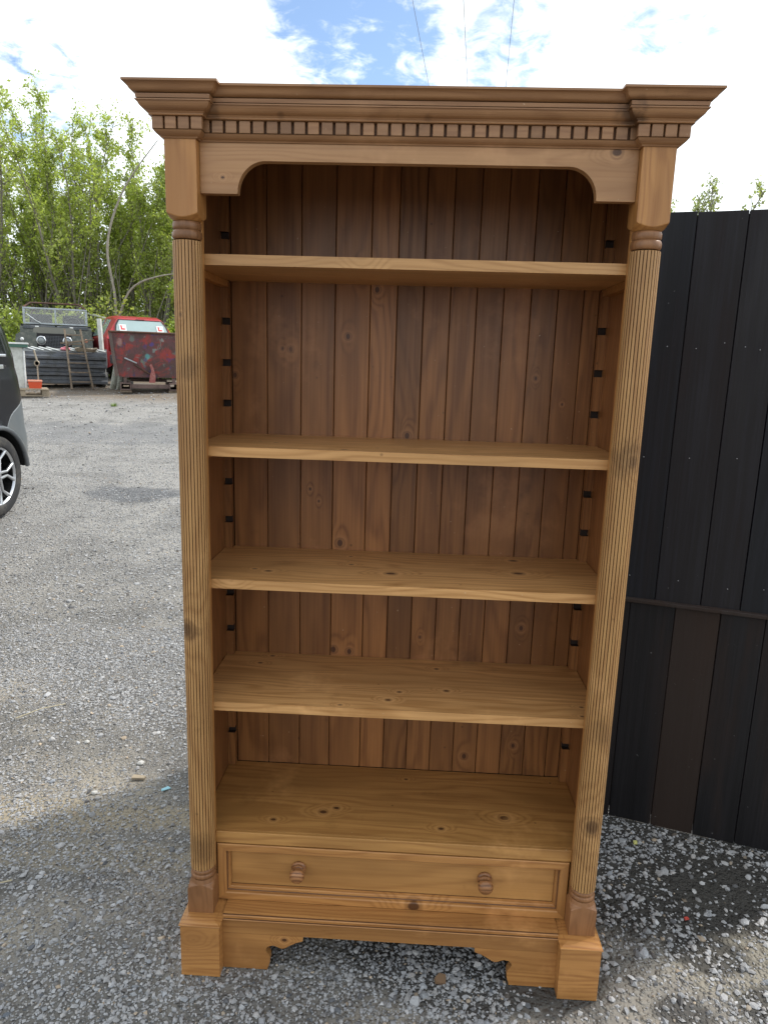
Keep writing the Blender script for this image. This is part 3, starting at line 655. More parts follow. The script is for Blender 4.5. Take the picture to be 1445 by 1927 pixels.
# ---------------------------------------------------------------- dark van at the left, tail towards the trees
VX, VY = -3.45, 4.27
vz = .155
t = NT('dark_van_paint'); oc = t.n('TexCoord').outputs['Object']; sp = t.n('SeparateXYZ'); t.l(oc, sp.inputs[0])
yy_ = t.math('ADD', sp.outputs[1], 2.4); lim = t.math('ADD', .50, t.mapr(yy_, 4.22, 4.52, 0, .36)); lim = t.math('ADD', lim, t.math('MULTIPLY', t.math('MAXIMUM', t.math('SUBTRACT', yy_, 4.5), 0), .5))
isb = t.math('MULTIPLY', t.math('LESS_THAN', sp.outputs[2], lim), t.math('GREATER_THAN', yy_, 3.75)); isb = t.math('MAXIMUM', isb, t.math('LESS_THAN', sp.outputs[2], .30))
line = t.math('MULTIPLY', t.math('LESS_THAN', t.math('ABSOLUTE', t.math('SUBTRACT', sp.outputs[2], lim)), .006), t.math('GREATER_THAN', yy_, 3.75))
dn = t.noise(oc, 5, 5, .6); pc_ = t.mix(t.mapr(dn, .4, .7, 0, .25), (.004, .005, .009), (.022, .022, .023)); bc_ = t.mix(t.mapr(dn, .35, .7, 0, .4), (.10, .115, .125), (.17, .17, .16))
VPM = t.set(Base_Color=t.mix(line, t.mix(isb, pc_, bc_), (.25, .27, .28)), Roughness=t.math('ADD', .27, t.math('MULTIPLY', isb, .15)), Specular_IOR_Level=.3, Coat_Weight=.12, Coat_Roughness=.1)
van = thing('van', 'dark van with grey bumper and alloy wheel, half out of frame on the left', 'van', (-4.4, 2.4, vz)); van['_o'] = (-4.4, 2.4, vz)
def vb(mb, name, mat, parent=None, bevel=0, **k):
    off = Vector(van['_o']); mb.v = [tuple(Vector(v)-off) for v in mb.v]
    return mb.build(name, mat, parent or van, bevel, **k)
# body: horizontal sections, rounded plan; half width hw(z), tail y(z), nose y(z)
secs = [(.20, .93, 4.86, -.02), (.34, .955, 4.935, -.06), (.50, .965, 4.965, -.10), (.62, .967, 4.97, -.12), (.74, .967, 4.94, -.10), (.90, .965, 4.93, -.06), (1.05, .962, 4.915, .02), (1.16, .958, 4.90, .30), (1.24, .950, 4.88, .62), (1.34, .952, 4.86, .85), (1.55, .935, 4.79, 1.16), (1.72, .908, 4.68, 1.42), (1.80, .885, 4.60, 1.55), (1.85, .84, 4.48, 1.75), (1.875, .66, 4.25, 2.1)]
def ringv(hw, yt, yn, z):
    pts = []
    r = .33; cx_ = -4.405
    for i in range(9): a = i/8*PI/2; pts.append((cx_+hw-r+r*math.cos(a), yt-r+r*math.sin(a)))
    for i in range(9): a = PI/2+i/8*PI/2; pts.append((cx_-hw+r+r*math.cos(a), yt-r+r*math.sin(a)))
    r2 = .42
    for i in range(7): a = PI+i/6*PI/2; pts.append((cx_-hw+r2+r2*math.cos(a), yn+r2+r2*math.sin(a)))
    for i in range(7): a = 1.5*PI+i/6*PI/2; pts.append((cx_+hw-r2+r2*math.cos(a), yn+r2+r2*math.sin(a)))
    out = [(x, y, z+vz) for x, y in pts]
    return out
rows = []
for z, hw, yt, yn in secs:
    r_ = ringv(hw, yt-.02, yn, z)
    # extra points along the straight sides for the wheel arches
    full = []
    n_ = len(r_)
    for i in range(n_):
        a, b = Vector(r_[i]), Vector(r_[(i+1) % n_]); full.append(tuple(a)); L_ = (b-a).length
        if i in (17, n_-1):
            for j in range(1, 72): full.append(tuple(a+(b-a)*j/72))
    rows.append(full)
n_ = len(rows[0]); mb = MB()
wheels_y = (VY, 1.05)
import bisect
# finer vertical steps by interpolation
fine = []
for i in range(len(rows)-1):
    for q in (0, .25, .5, .75): fine.append([tuple(Vector(a)*(1-q)+Vector(b)*q) for a, b in zip(rows[i], rows[i+1])])
fine.append(rows[-1])
fine = [[(x, y, max(z, vz+.385) if y > VY+.02 else z) for x, y, z in r_] for r_ in fine]
vs = [v for r_ in fine for v in r_]; fs = []; ms = []
for k_, (x_, y_, z_) in enumerate(vs):           # the arch edges follow a true circle
    if abs(x_+4.405) < .85: continue
    for wy in wheels_y:
        dy_, dz_ = y_-wy, z_-vz-.345; d_ = math.hypot(dy_, dz_)
        if abs(d_-.405) < .036: vs[k_] = (x_, wy+dy_*.405/d_, vz+.345+dz_*.405/d_)
seam = lambda z, y: z < (.62 if y < 4.28 else (.62+(y-4.28)*.9 if y < 4.5 else .83+(y-4.5)*.55))
mb.v = vs
for i in range(len(fine)-1):
    for j in range(n_):
        q = [i*n_+j, i*n_+(j+1) % n_, (i+1)*n_+(j+1) % n_, (i+1)*n_+j]
        c_ = sum((Vector(vs[k]) for k in q), Vector())/4; z = c_.z-vz
        if any(math.hypot(c_.y-wy, z-.345) < .402 for wy in wheels_y) and z < .8 and abs(c_.x+4.405) > .85: continue
        mb.f.append(q); mb.sm.append(True)
        glassy = 1.36 < z < 1.70 and ((.98 < c_.y < 2.05) or (2.13 < c_.y < 3.25) or (3.33 < c_.y < 4.60)) and abs(c_.x+4.405) > .7
        tailg = 1.30 < z < 1.68 and c_.y > 4.62 and abs(c_.x+4.405) < .68
        ws = 1.18 < z < 1.76 and c_.y < 1.75 and abs(c_.x+4.405) < .74 and not glassy
        mb.m.append(1 if (glassy or tailg or ws) else (2 if (seam(z, c_.y) and c_.y > 3.7) or z < .40 else 0))
mb.f.append(list(range((len(fine)-1)*n_, len(fine)*n_))); mb.sm.append(True); mb.m.append(0)
mb.v += [(x, y, max(z, vz+.386)) for x, y, z in fine[0]]; b_ = len(mb.v)-n_; mb.f.append([b_+i for i in range(n_)][::-1]); mb.sm.append(False); mb.m.append(1)
body = vb(mb, 'body', [VPM, GLASS_T, VPM], label='black glossy van body with grey lower rear bumper')
# edge lip of arch, liner, rail, lights, roof edge
for wy in wheels_y:
    for sx in (1, -1):
        xo_ = -4.405+sx*.965
        w = MB(); pts = [(xo_+sx*.002, wy+.408*math.cos(a), vz+.345+.408*math.sin(a)) for a in [(.10+i/20*(PI+.15)) for i in range(21)]]
        w.tube(pts, .021, 8); vb(w, 'wheel_arch', PBU)
        w = MB(); xi_ = xo_-sx*.33; xq_ = xo_-sx*.006; an = [.10+k/20*(PI-.05) for k in range(21)]; zz_ = vz+.345
        A_ = [(xq_, wy+.404*math.cos(a), zz_+.404*math.sin(a)) for a in an]; B_ = [(xi_, p[1], p[2]) for p in A_]
        w.add(A_+B_, [(k, k+1, 22+k, 21+k) for k in range(20)]); w.add(B_, [tuple(range(21))]); vb(w, 'arch_liner', BLACK)
        MM = Matrix.Translation((xo_-sx*.225, wy, vz+.345)) @ Matrix.Rotation(sx*PI/2, 4, 'Y')
        w = MB(); w.lathe([(.235, .0), (.30, .0), (.335, .015), (.345, .05), (.345, .17), (.338, .200), (.315, .215), (.262, .213), (.245, .206), (.240, .19), (.235, .1)], 48, M=MM, cap=False)
        wh = vb(w, 'wheel', TYRE)
        w = MB(); w.lathe([(.0005, .07), (.22, .07), (.235, .10), (.240, .19), (.246, .2065), (.250, .2065), (.252, .195)], 48, M=MM, cap=False); vb(w, 'rim_barrel', ALLOYD, wh)
        w = MB()
        for k in range(5):
            for e in (-1, 1):
                a = 2*PI*k/5+.35; a1 = a+e*.30
                p0 = Vector((.035*math.cos(a+e*.8), .035*math.sin(a+e*.8), .185)); p1 = Vector((.15*math.cos(a+e*.12), .15*math.sin(a+e*.12), .180)); p2 = Vector((.242*math.cos(a1), .242*math.sin(a1), .190))
                w.tube([p0, p1, p2], [.016, .013, .017], 6, M=MM)
        w.lathe([(.0005, .196), (.045, .196), (.055, .185), (.06, .12)], 20, M=MM, cap=False)
        w.lathe([(.232, .188), (.240, .2025), (.249, .2075), (.254, .2060)], 48, M=MM, cap=False)
        vb(w, 'spoked_rim', ALLOY, wh)
w = MB(); w.tube([(-3.452, y, vz+1.345) for y in (1.0, 2.0, 3.0, 4.0, 4.35, 4.47)], .013, 8); vb(w, 'belt_trim', CHROME)
w = MB(); w.box(-3.462, -3.426, 2.2, 4.40, vz+1.235, vz+1.270); vb(w, 'sliding_door_rail', CHROME, bevel=.004)
w = MB(); w.box(-3.464, -3.43, 4.402, 4.45, vz+1.24, vz+1.265); vb(w, 'rail_end_slot', BLACK, bevel=.003)
for yy in (2.09, 3.29):
    w = MB(); w.box(-3.442, -3.434, yy-.004, yy+.004, vz+.3, vz+1.19); vb(w, 'door_seam', BLACK)
w = MB(); w.box(-4.9, -3.9, 4.93, 4.975, vz+.62, vz+.75); vb(w, 'number_plate', WHITE, bevel=.004)
TL = plain('tail_light', (.16, .01, .01), .15, spec=.7, var=.1, coat=.5)
for s in (-1, 1):
    w = MB(); x_ = -4.405+s*.66; w.prism([(x_-.10, vz+.80), (x_+.06, vz+.80), (x_+.05, vz+1.16), (x_-.04, vz+1.18)], 'y', 4.86, 4.925); vb(w, 'tail_light', TL, bevel=.01)

# ---------------------------------------------------------------- yard things
def yb(mb, name, mat, parent, bevel=0, **k): return mb.build(name, mat, parent, bevel, **k)
# old off-road vehicle, front towards the camera
lz = terrain(0, 15.2)
LR = thing('offroad_vehicle', 'old dark green open off-road vehicle with upright split windscreen and roll hoop', 'vehicle', (-8.22, 14.7, lz), math.radians(24))
w = MB()
w.box(-.76, .76, .05, .42, .42, .98); body = None
w.prism([(-.80, .42), (-.80, .80), (-.78, .96), (-.70, 1.005), (-.34, 1.02), (-.34, .42)], 'y', .0, .98)
w.prism([(.80, .42), (.80, .80), (.78, .96), (.70, 1.005), (.34, 1.02), (.34, .42)], 'y', .0, .98)
w.box(-.78, .78, .98, 1.10, .55, 1.18); w.box(-.80, .80, 1.10, 3.4, .50, .98)
yb(w, 'body', OLIVE, LR, .02)
w = MB(); w.prism([(-.44, 1.0), (-.42, 1.10), (-.36, 1.135), (.36, 1.135), (.42, 1.10), (.44, 1.0)], 'y', .02, 1.0); yb(w, 'bonnet', plain('bonnet_paint', (.20, .20, .17), .45, dirt=(.25, .24, .2), dirtamt=.6), LR, .015)
for s in (-1, 1):
    w = MB(); w.lathe([(.078, .022), (.098, .018), (.104, .004), (.104, -.03)], 24, M=Matrix.Translation((s*.27, -.02, .84)) @ Matrix.Rotation(PI/2, 4, 'X'), cap=False); hl_ = yb(w, 'headlight', CHROME, LR)
    w = MB(); w.lathe([(.0005, .026), (.045, .022), (.077, .010), (.079, -.02)], 24, M=Matrix.Translation((s*.27, -.02, .84)) @ Matrix.Rotation(PI/2, 4, 'X')); yb(w, 'lens', plain('headlight_glass', (.30, .33, .33), .12, var=.5, nscale=20), hl_)
    w = MB(); w.lathe([(.0005, .02), (.03, .018), (.04, 0)], 12, M=Matrix.Translation((s*.66, -.005, .86)) @ Matrix.Rotation(PI/2, 4, 'X')); yb(w, 'side_lamp', WHITE if s < 0 else ORANGEL, LR)
    w = MB(); w.lathe([(.16, -.09), (.36, -.09), (.375, -.06), (.375, .06), (.36, .09), (.16, .09), (.15, .03), (.02, .03)], 32, M=Matrix.Translation((s*.64, .50, .375)) @ Matrix.Rotation(PI/2, 4, 'Y')); yb(w, 'wheel', TYRE, LR)
    w = MB(); w.lathe([(.16, -.09), (.36, -.09), (.375, -.06), (.375, .06), (.36, .09), (.16, .09), (.15, .03), (.02, .03)], 32, M=Matrix.Translation((s*.64, 2.75, .375)) @ Matrix.Rotation(PI/2, 4, 'Y')); yb(w, 'wheel', TYRE, LR)
    w = MB(); w.box(s*.36-.035, s*.36+.035, .2, .27, 1.135, 1.165); yb(w, 'bonnet_catch', WHITE, LR, .005)
w = MB(); w.box(-.36, .36, -.004, .01, .62, 1.00); g0 = yb(w, 'grille', BLACK, LR)
w = MB()
for i in range(12): x = -.18+i*.033; w.box(x-.004, x+.004, -.016, -.006, .70, .95)
for i in range(8): z = .72+i*.031; w.box(-.20, .20, -.022, -.0165, z-.004, z+.004)
g1 = yb(w, 'wire_mesh', GSTEEL, g0); g1['kind'] = 'stuff'
# bulkhead vents + windscreen
for s in (-1, 1):
    w = MB(); w.prism([(.985, 1.12), (.955, 1.13), (.955, 1.195), (.985, 1.21)], 'x', s*.36-.34, s*.36+.34); yb(w, 'vent_flap', plain('vent_paint', (.07, .08, .09), .5, dirt=(.2, .2, .2), dirtamt=.5), LR, .006)
w = MB(); w.box(-.76, .76, 1.0, 1.10, 1.02, 1.225); yb(w, 'bulkhead', BLACK, LR, .01)
wf = MB(); y0, y1 = 1.00, 1.04
wf.box(-.70, .70, y0, y1, 1.230, 1.265); wf.box(-.70, .70, y0, y1, 1.575, 1.615); wf.box(-.70, -.65, y0, y1, 1.2655, 1.5745); wf.box(.65, .70, y0, y1, 1.2655, 1.5745); wf.box(-.018, .018, y0, y1, 1.2655, 1.5745)
wsf = yb(wf, 'windscreen_frame', PALEM, LR, .006)
tg = NT('dusty_windscreen_glass'); tr = tg.n('BsdfTransparent'); gl = tg.n('BsdfGlossy'); gl.inputs['Roughness'].default_value = .08; df = tg.n('BsdfDiffuse'); df.inputs[0].default_value = (.45, .5, .48, 1)
m1 = tg.n('MixShader'); m1.inputs[0].default_value = .035; tg.l(tr.outputs[0], m1.inputs[1]); tg.l(df.outputs[0], m1.inputs[2])
m2 = tg.n('MixShader'); m2.inputs[0].default_value = .07; tg.l(m1.outputs[0], m2.inputs[1]); tg.l(gl.outputs[0], m2.inputs[2]); tg.l(m2.outputs[0], tg.out.inputs[0]); DG = tg.m
for a, b in ((-.649, -.019), (.019, .649)):
    w = MB(); w.box(a, b, 1.016, 1.020, 1.2655, 1.5745); yb(w, 'windscreen_pane', DG, wsf)
w = MB(); w.tube([(-.40, .985, 1.29), (-.62, .985, 1.46)], .012, 6); w.tube([(-.40, .985, 1.29), (-.33, .985, 1.255)], .02, 6); yb(w, 'wiper', PALEM, LR)
w = MB(); w.tube([(-.68, 1.05, 1.615), (-.56, 1.5, 1.745), (.50, 1.5, 1.75), (.67, 1.05, 1.615)], .022, 8); yb(w, 'roll_hoop', RUST, LR)
w = MB(); w.tube([(-.70, 3.0, .98), (-.66, 3.0, 1.58), (-.58, 3.0, 1.70), (.58, 3.0, 1.70), (.66, 3.0, 1.58), (.70, 3.0, .98)], .022, 8); w.tube([(-.60, 1.5, 1.745), (-.58, 3.0, 1.70)], .018, 6); w.tube([(.56, 1.5, 1.75), (.58, 3.0, 1.70)], .018, 6); yb(w, 'hood_frame', RUST, LR)
w = MB(); w.lathe([(.17, 0), (.19, .012), (.17, .024), (.15, .012), (.17, 0)], 20, M=Matrix.Translation((.36, 1.30, 1.26)) @ Matrix.Rotation(math.radians(65), 4, 'X')); yb(w, 'steering_wheel', BLACK, LR)
w = MB(); w.box(-.62, -.12, 1.75, 1.9, 1.0, 1.5); w.box(.12, .62, 1.75, 1.9, 1.0, 1.5); yb(w, 'seat', BLACK, LR, .03)
w = MB(); w.box(-.82, .82, -.14, -.03, .50, .62); yb(w, 'bumper', GSTEEL, LR, .005)

# stack of grey ribbed steel decks
rz_ = terrain(0, 13.6)
RK = thing('steel_deck_stack', 'stack of grey ribbed steel panels lying in front of the old vehicle', 'steel panels', (-7.42, 13.45, rz_), math.radians(22))
RK.rotation_euler = (math.radians(7), 0, math.radians(22))
zc = .06
for k in range(4):
    w = MB(); y0 = random.uniform(-.015, .015); xl = -.78+random.uniform(-.02, .02); xr = .80+random.uniform(-.03, .05)
    w.prism([(y0+.02, zc), (y0-.055, zc+.022), (y0-.055, zc+.075), (y0+.01, zc+.098), (y0+.02, zc+.163), (.70, zc+.163), (.70, zc)], 'x', xl, xr)
    yb(w, 'ribbed_panel', GSTEEL, RK, .004); zc += .168
w = MB()
for i in range(10):
    x = -.66+i*.150
    if 3.5 < i < 4.5: continue
    w.box(-.020, .020, -.30, .30, 0, .012, M=Matrix.Translation((x, .34, zc+.012)) @ Matrix.Rotation(math.radians(28), 4, 'Z'))
sl = yb(w, 'top_slats', WHITE, RK, .002); sl['kind'] = 'stuff'; 
for s in (-.6, .55):
    w = MB(); w.box(s-.06, s+.06, .02, .68, 0, .058); yb(w, 'bearer', WDRY, RK, .004)
w = MB(); w.tube([(-.12, .1, zc+.05), (-.02, .16, zc+.09), (.06, .10, zc+.06), (.02, .04, zc+.04), (-.08, .06, zc+.05)], .025, 6, M=None)
pk = w.build('pink_rag', plain('pink_cloth', (.65, .22, .26), .9), None, loc=(-7.42, 13.50, rz_)); tag(pk, 'small crumpled pink cloth lying on top of the grey steel panels', 'cloth')

# wooden step ladder
lz = terrain(0, 13.2)
LD = thing('step_ladder', 'weathered wooden step ladder open in front of the grey steel panels', 'ladder', (-6.90, 13.15, lz), math.radians(26))
for s in (-1, 1):
    w = MB(); p0 = Vector((s*.205, -.05, 0)); p1 = Vector((s*.150-.13, .36, 1.22))
    w.tube([p0, p1], .026, 4, smooth=False); yb(w, 'stile', WDRY, LD, .003)
    w = MB(); w.tube([(s*.19-.03, .62, .0), (s*.135-.10, .40, .98)], .019, 4, smooth=False); yb(w, 'back_leg', WDRY, LD, .003)
for k in range(6):
    q = .13+k*.155; c0 = Vector((0, -.05, 0)).lerp(Vector((-.13, .36, 1.22)), q); hw = .205+(.135-.205)*q
    w = MB(); w.box(c0.x-hw+.012, c0.x+hw-.012, c0.y-.05, c0.y+.05, c0.z-.012, c0.z+.012); yb(w, 'tread', WDRY, LD, .003)
w = MB(); w.box(-.12, .12, .60, .63, .2, .25); yb(w, 'back_rail', WDRY, LD, .003)
w = MB(); w.box(-.36, .30, .22, .42, .0, .03, M=Matrix.Translation((-.02, .06, .965)) @ Matrix.Rotation(math.radians(-8), 4, 'Y'))
pw = w.build('timber_plank', WDRY, None, .004, loc=(-6.90, 13.15, lz), rot=(0, 0, math.radians(26))); tag(pw, 'short dirty board lying on an upper tread of the wooden step ladder', 'board')
w = MB()
for k in range(3): w.tube([(.22*math.cos(a)*(.8+.1*k), .13*math.sin(a)*(.8+.1*k), .02*k+.01*math.sin(3*a)) for a in [i/14*2*PI for i in range(15)]], .022, 6)
rp = w.build('coiled_rope', plain('rope', (.36, .30, .22), .9), None, loc=(-7.0, 13.62, terrain(0, 13.6)+.76)); tag(rp, 'coil of pale rope on the steel panels behind the ladder treads', 'rope')

# painted rusty skip
t = NT('paint_splashed_rusty_steel'); oc = t.n('TexCoord').outputs['Object']
a = t.noise(oc, 3.4, 6, .7, .6); b = t.noise(t.vec('ADD', oc, (5, 2, 9)), 2.6, 6, .7, .5); cN = t.noise(t.vec('ADD', oc, (1, 7, 3)), 5.0, 6, .7, .8); d = t.noise(t.vec('MULTIPLY', oc, (9, 9, 2.0)), 2, 4, .6)
c = t.mix(t.mapr(a, .46, .60), (.085, .045, .040), (.27, .040, .034))
c = t.mix(t.mapr(b, .48, .56, 0, .85), c, (.115, .050, .052))
c = t.mix(t.mapr(d, .58, .66, 0, .6), c, (.06, .036, .034))
c = t.mix(t.mapr(cN, .57, .65, 0, .55), c, (.13, .23, .20))
c = t.mix(t.mapr(t.noise(t.vec('ADD', oc, (8, 1, 2)), 4.2, 5, .7), .57, .65, 0, .6), c, (.05, .045, .16))
for (x, z, r, cl) in ((-.03, .72, .042, (.10, .42, .38)), (.06, .96, .035, (.04, .05, .30)), (.27, 1.05, .028, (.25, .38, .36)), (-.32, 1.06, .05, (.12, .22, .19)), (-.14, .62, .03, (.14, .24, .18)), (.10, .84, .03, (.2, .33, .3)), (-.55, .98, .05, (.42, .26, .22))):
    dd = t.vec('LENGTH', t.vec('MULTIPLY', t.vec('SUBTRACT', oc, (x, -.02, z)), (1, .1, .8))); dd = t.math('ADD', dd, t.math('MULTIPLY', t.math('SUBTRACT', t.noise(oc, 14, 3), .5), .11))
    c = t.mix(t.mapr(dd, r*1.3, r*.6, 0, .5), c, cl)
t.bump(t.noise(oc, 22, 5, .7), .4, .006)
SKP = t.set(Base_Color=c, Roughness=.6, Metallic=.15)
sz = terrain(0, 13.1)
SK = thing('tipping_skip', 'rusty red paint splashed tipping skip on a steel fork frame', 'skip', (-5.42, 13.0, sz), math.radians(23))
w = MB()
# outline in (y,z): sloping front, open top; hollow
o_ = [(.02, .30), (-.06, 1.17), (1.15, 1.22), (1.0, .55), (.70, .30)]
i_ = [(.05, .33), (-.025, 1.17), (1.115, 1.22), (.97, .57), (.69, .33)]
for s in (-1, 1):
    w.prism([(s*.58, .30), (s*.70, 1.19), (s*.68, 1.19), (s*.56, .30)] if 0 else [(s*.585, .30), (s*.72, 1.185), (s*.695, 1.185), (s*.56, .30)], 'y', .0, .02)
w.add([(-.585, -.0, .30), (.585, -.0, .30), (.72, -.06, 1.185), (-.72, -.06, 1.185), (-.585, .025, .30), (.585, .025, .30), (.71, -.035, 1.185), (-.71, -.035, 1.185)], [(0, 1, 2, 3), (5, 4, 7, 6), (3, 2, 6, 7), (1, 0, 4, 5)])
for s in (-1, 1):
    w.add([(s*.585, 0, .30), (s*.72, -.06, 1.185), (s*.72, 1.15, 1.22), (s*.60, .95, .50), (s*.585, .7, .30)], [(0, 1, 2, 3, 4) if s < 0 else (4, 3, 2, 1, 0)])
    w.add([(s*.565, 0.02, .30), (s*.70, -.04, 1.185), (s*.70, 1.13, 1.22), (s*.58, .93, .50), (s*.565, .68, .30)], [(0, 1, 2, 3, 4) if s > 0 else (4, 3, 2, 1, 0)])
w.add([(-.585, 0, .30), (.585, 0, .30), (.585, .7, .30), (-.585, .7, .30), (-.6, .95, .50), (.6, .95, .50), (.72, 1.15, 1.22), (-.72, 1.15, 1.22)], [(0, 3, 2, 1), (3, 4, 5, 2), (4, 7, 6, 5)])
yb(w, 'skip_tub', SKP, SK)
w = MB(); w.tube([(-.735, -.075, 1.185), (.735, -.075, 1.185)], .022, 6); w.tube([(-.735, -.06, 1.185), (-.735, 1.15, 1.22)], .022, 6); w.tube([(.735, -.06, 1.185), (.735, 1.15, 1.22)], .022, 6); yb(w, 'rim', RUST, SK)
CHM = plain('brown_steel', (.115, .085, .075), .7, .2, dirt=(.2, .15, .12), dirtamt=.5)
for s in (-1, 1):
    w = MB()
    w.add([(s*.60, -.02, .32), (s*.66, -.03, .32), (s*.755, -.075, 1.17), (s*.69, -.075, 1.17), (s*.60, .05, .32), (s*.66, .05, .32), (s*.755, .0, 1.17), (s*.69, .0, 1.17)], [(0, 1, 2, 3), (5, 4, 7, 6), (1, 5, 6, 2), (4, 0, 3, 7), (3, 2, 6, 7)] if s > 0 else [(1, 0, 3, 2), (4, 5, 6, 7), (5, 1, 2, 6), (0, 4, 7, 3), (2, 3, 7, 6)])
    yb(w, 'corner_channel', CHM, SK)
w = MB(); w.tube([(-.47, -.075, .68), (-.24, -.075, .58)], .016, 6); yb(w, 'lever', PALEM, SK)
w = MB(); w.tube([(-.30, -.055, .56), (.02, -.05, .36)], .020, 6); yb(w, 'lever_arm', RUST, SK)
w = MB(); w.prism([(-.02, .20), (.10, .20), (.11, .34), (.075, .50), (.035, .57), (.0, .55), (.03, .44), (.0, .34)], 'y', -.10, -.07); yb(w, 'release_hook', plain('worn_red_hook', (.30, .09, .08), .6, .2, dirt=(.5, .3, .25), dirtamt=.6), SK, .006)
FR = plain('fork_frame_steel', (.17, .115, .10), .75, .25, dirt=(.07, .05, .045), dirtamt=.7)
for s in (-1, 1):
    w = MB(); xx = s*.47
    w.box(xx-.10, xx+.10, -.12, 1.1, .17, .195); w.box(xx-.10, xx+.10, -.12, 1.1, .045, .07); w.box(xx-.10, xx-.08, -.12, 1.1, .071, .169); w.box(xx+.08, xx+.10, -.12, 1.1, .071, .169)
    yb(w, 'fork_pocket', FR, SK, .004)
    w = MB(); w.box(xx-.11, xx+.11, -.10, .02, .0, .044); w.box(xx-.11, xx+.11, .9, 1.05, .0, .044); yb(w, 'skid_block', WDRY, SK, .004)
    w = MB(); w.box(xx-.03, xx+.03, .02, .10, .196, .31); yb(w, 'upright', FR, SK, .004)
w = MB(); w.box(-.368, .368, -.085, -.02, .085, .165); yb(w, 'cross_beam', FR, SK, .004)
w = MB(); w.box(-.368, .368, .55, .62, .20, .26); yb(w, 'cross_beam', FR, SK, .004)

# red hatchback behind the skip, tail towards the camera
cz = terrain(0, 16.2)
CR = thing('red_car', 'red hatchback with learner plates in its rear window, parked behind the rusty skip', 'car', (-6.40, 15.35, cz-.05), math.radians(33))
st = [  # y, half width low, half width belt, z low, z belt, z roof, half width roof
 (0.00, .70, .76, .34, .86, None, None), (.10, .78, .82, .26, .93, 1.00, .60), (.42, .80, .83, .24, .95, 1.40, .53), (.75, .80, .83, .24, .95, 1.46, .55), (1.6, .80, .83, .24, .94, 1.48, .56), (2.3, .80, .83, .24, .93, 1.42, .54), (2.85, .80, .82, .24, .92, .98, .60), (3.5, .79, .80, .26, .80, .83, .55), (3.85, .70, .72, .34, .62, .66, .5)]
w = MB(); rows = []
for (y, hl, hb, zl, zb_, zr_, hr) in st:
    if zr_ is None: zr_, hr = zb_+.01, hb*.9
    rows.append([(-hl, y, zl), (-hb-.01, y, (zl+zb_)/2), (-hb, y, zb_), (-hr, y, zr_-.04 if zr_-zb_ > .1 else zr_), (-hr*.85, y, zr_), (hr*.85, y, zr_), (hr, y, zr_-.04 if zr_-zb_ > .1 else zr_), (hb, y, zb_), (hb+.01, y, (zl+zb_)/2), (hl, y, zl)])
k = 10
for i in range(len(rows)-1):
    for j in range(k-1):
        glassy = (j in (2, 6)) and 1 <= i <= 5
        w.add([rows[i][j], rows[i][j+1], rows[i+1][j+1], rows[i+1][j]], [(0, 1, 2, 3)], 0, not glassy)
w.add(rows[0], [tuple(range(k))], 0); w.add(rows[-1], [tuple(range(k))[::-1]], 0)
bo = w.build('body', REDP, CR, .03, seg=3)
def quadpane(name, c4, mat, th=.012, parent=CR, bevel=.0):
    a, b, c_, d_ = [Vector(q) for q in c4]; n_ = (b-a).cross(d_-a).normalized()*th
    w = MB(); w.add([a, b, c_, d_, a-n_, b-n_, c_-n_, d_-n_], [(0, 1, 2, 3), (7, 6, 5, 4), (0, 4, 5, 1), (1, 5, 6, 2), (2, 6, 7, 3), (3, 7, 4, 0)])
    return w.build(name, mat, parent, bevel)
rear_n = Vector((0, -(1.40-1.0), .32)).normalized()
def rp_(x, q, off=.012):   # point on the tail glass plane; q from belt to roof
    y = .10+.32*q; z = 1.00+.40*q; return Vector((x, y, z))+rear_n*off
rw = MB()
gpts = [(-.60, .06), (.60, .06), (.555, .55), (.475, .86), (-.475, .86), (-.555, .55)]
w = MB(); w.add([rp_(x, q, .006) for x, q in gpts]+[rp_(x*1.05, (q-.46)*1.10+.46, .004) for x, q in gpts], [(0, 1, 2, 3, 4, 5)], 0)
for i in range(6): w.add([rp_(gpts[i][0]*1.06, (gpts[i][1]-.46)*1.1+.46, .010), rp_(gpts[(i+1) % 6][0]*1.06, (gpts[(i+1) % 6][1]-.46)*1.1+.46, .010), rp_(*gpts[(i+1) % 6], .012), rp_(*gpts[i], .012)], [(0, 1, 2, 3)], 1)
rw = w.build('rear_window', [GLASS_C, BLACK], CR)
w = MB(); w.tube([rp_(-.10, .02, .03), rp_(-.28, .10, .035), rp_(.20, .12, .03)], .010, 6); w.build('wiper', BLACK, CR)
w = MB(); w.box(-.10, .10, -.01, .01, -.012, .012, M=Matrix.Translation(rp_(0, .90, .02))); w.build('brake_light', TL, CR, .003)
LRED = plain('learner_plate_red', (.62, .02, .02), .5, var=0)
for x in (-.43, .42):
    pl = quadpane('learner_plate', [rp_(x-.08, .22, .018), rp_(x+.08, .22, .018), rp_(x+.08, .58, .018), rp_(x-.08, .58, .018)], WHITE, .004)
    w = MB()
    for (a, b, c_, d_) in ((-.045, -.015, .28, .53), (-.015, .045, .28, .36)):
        w.add([rp_(x+a, c_, .021), rp_(x+b, c_, .021), rp_(x+b, d_, .021), rp_(x+a, d_, .021)], [(0, 1, 2, 3)])
    w.build('letter', LRED, pl)
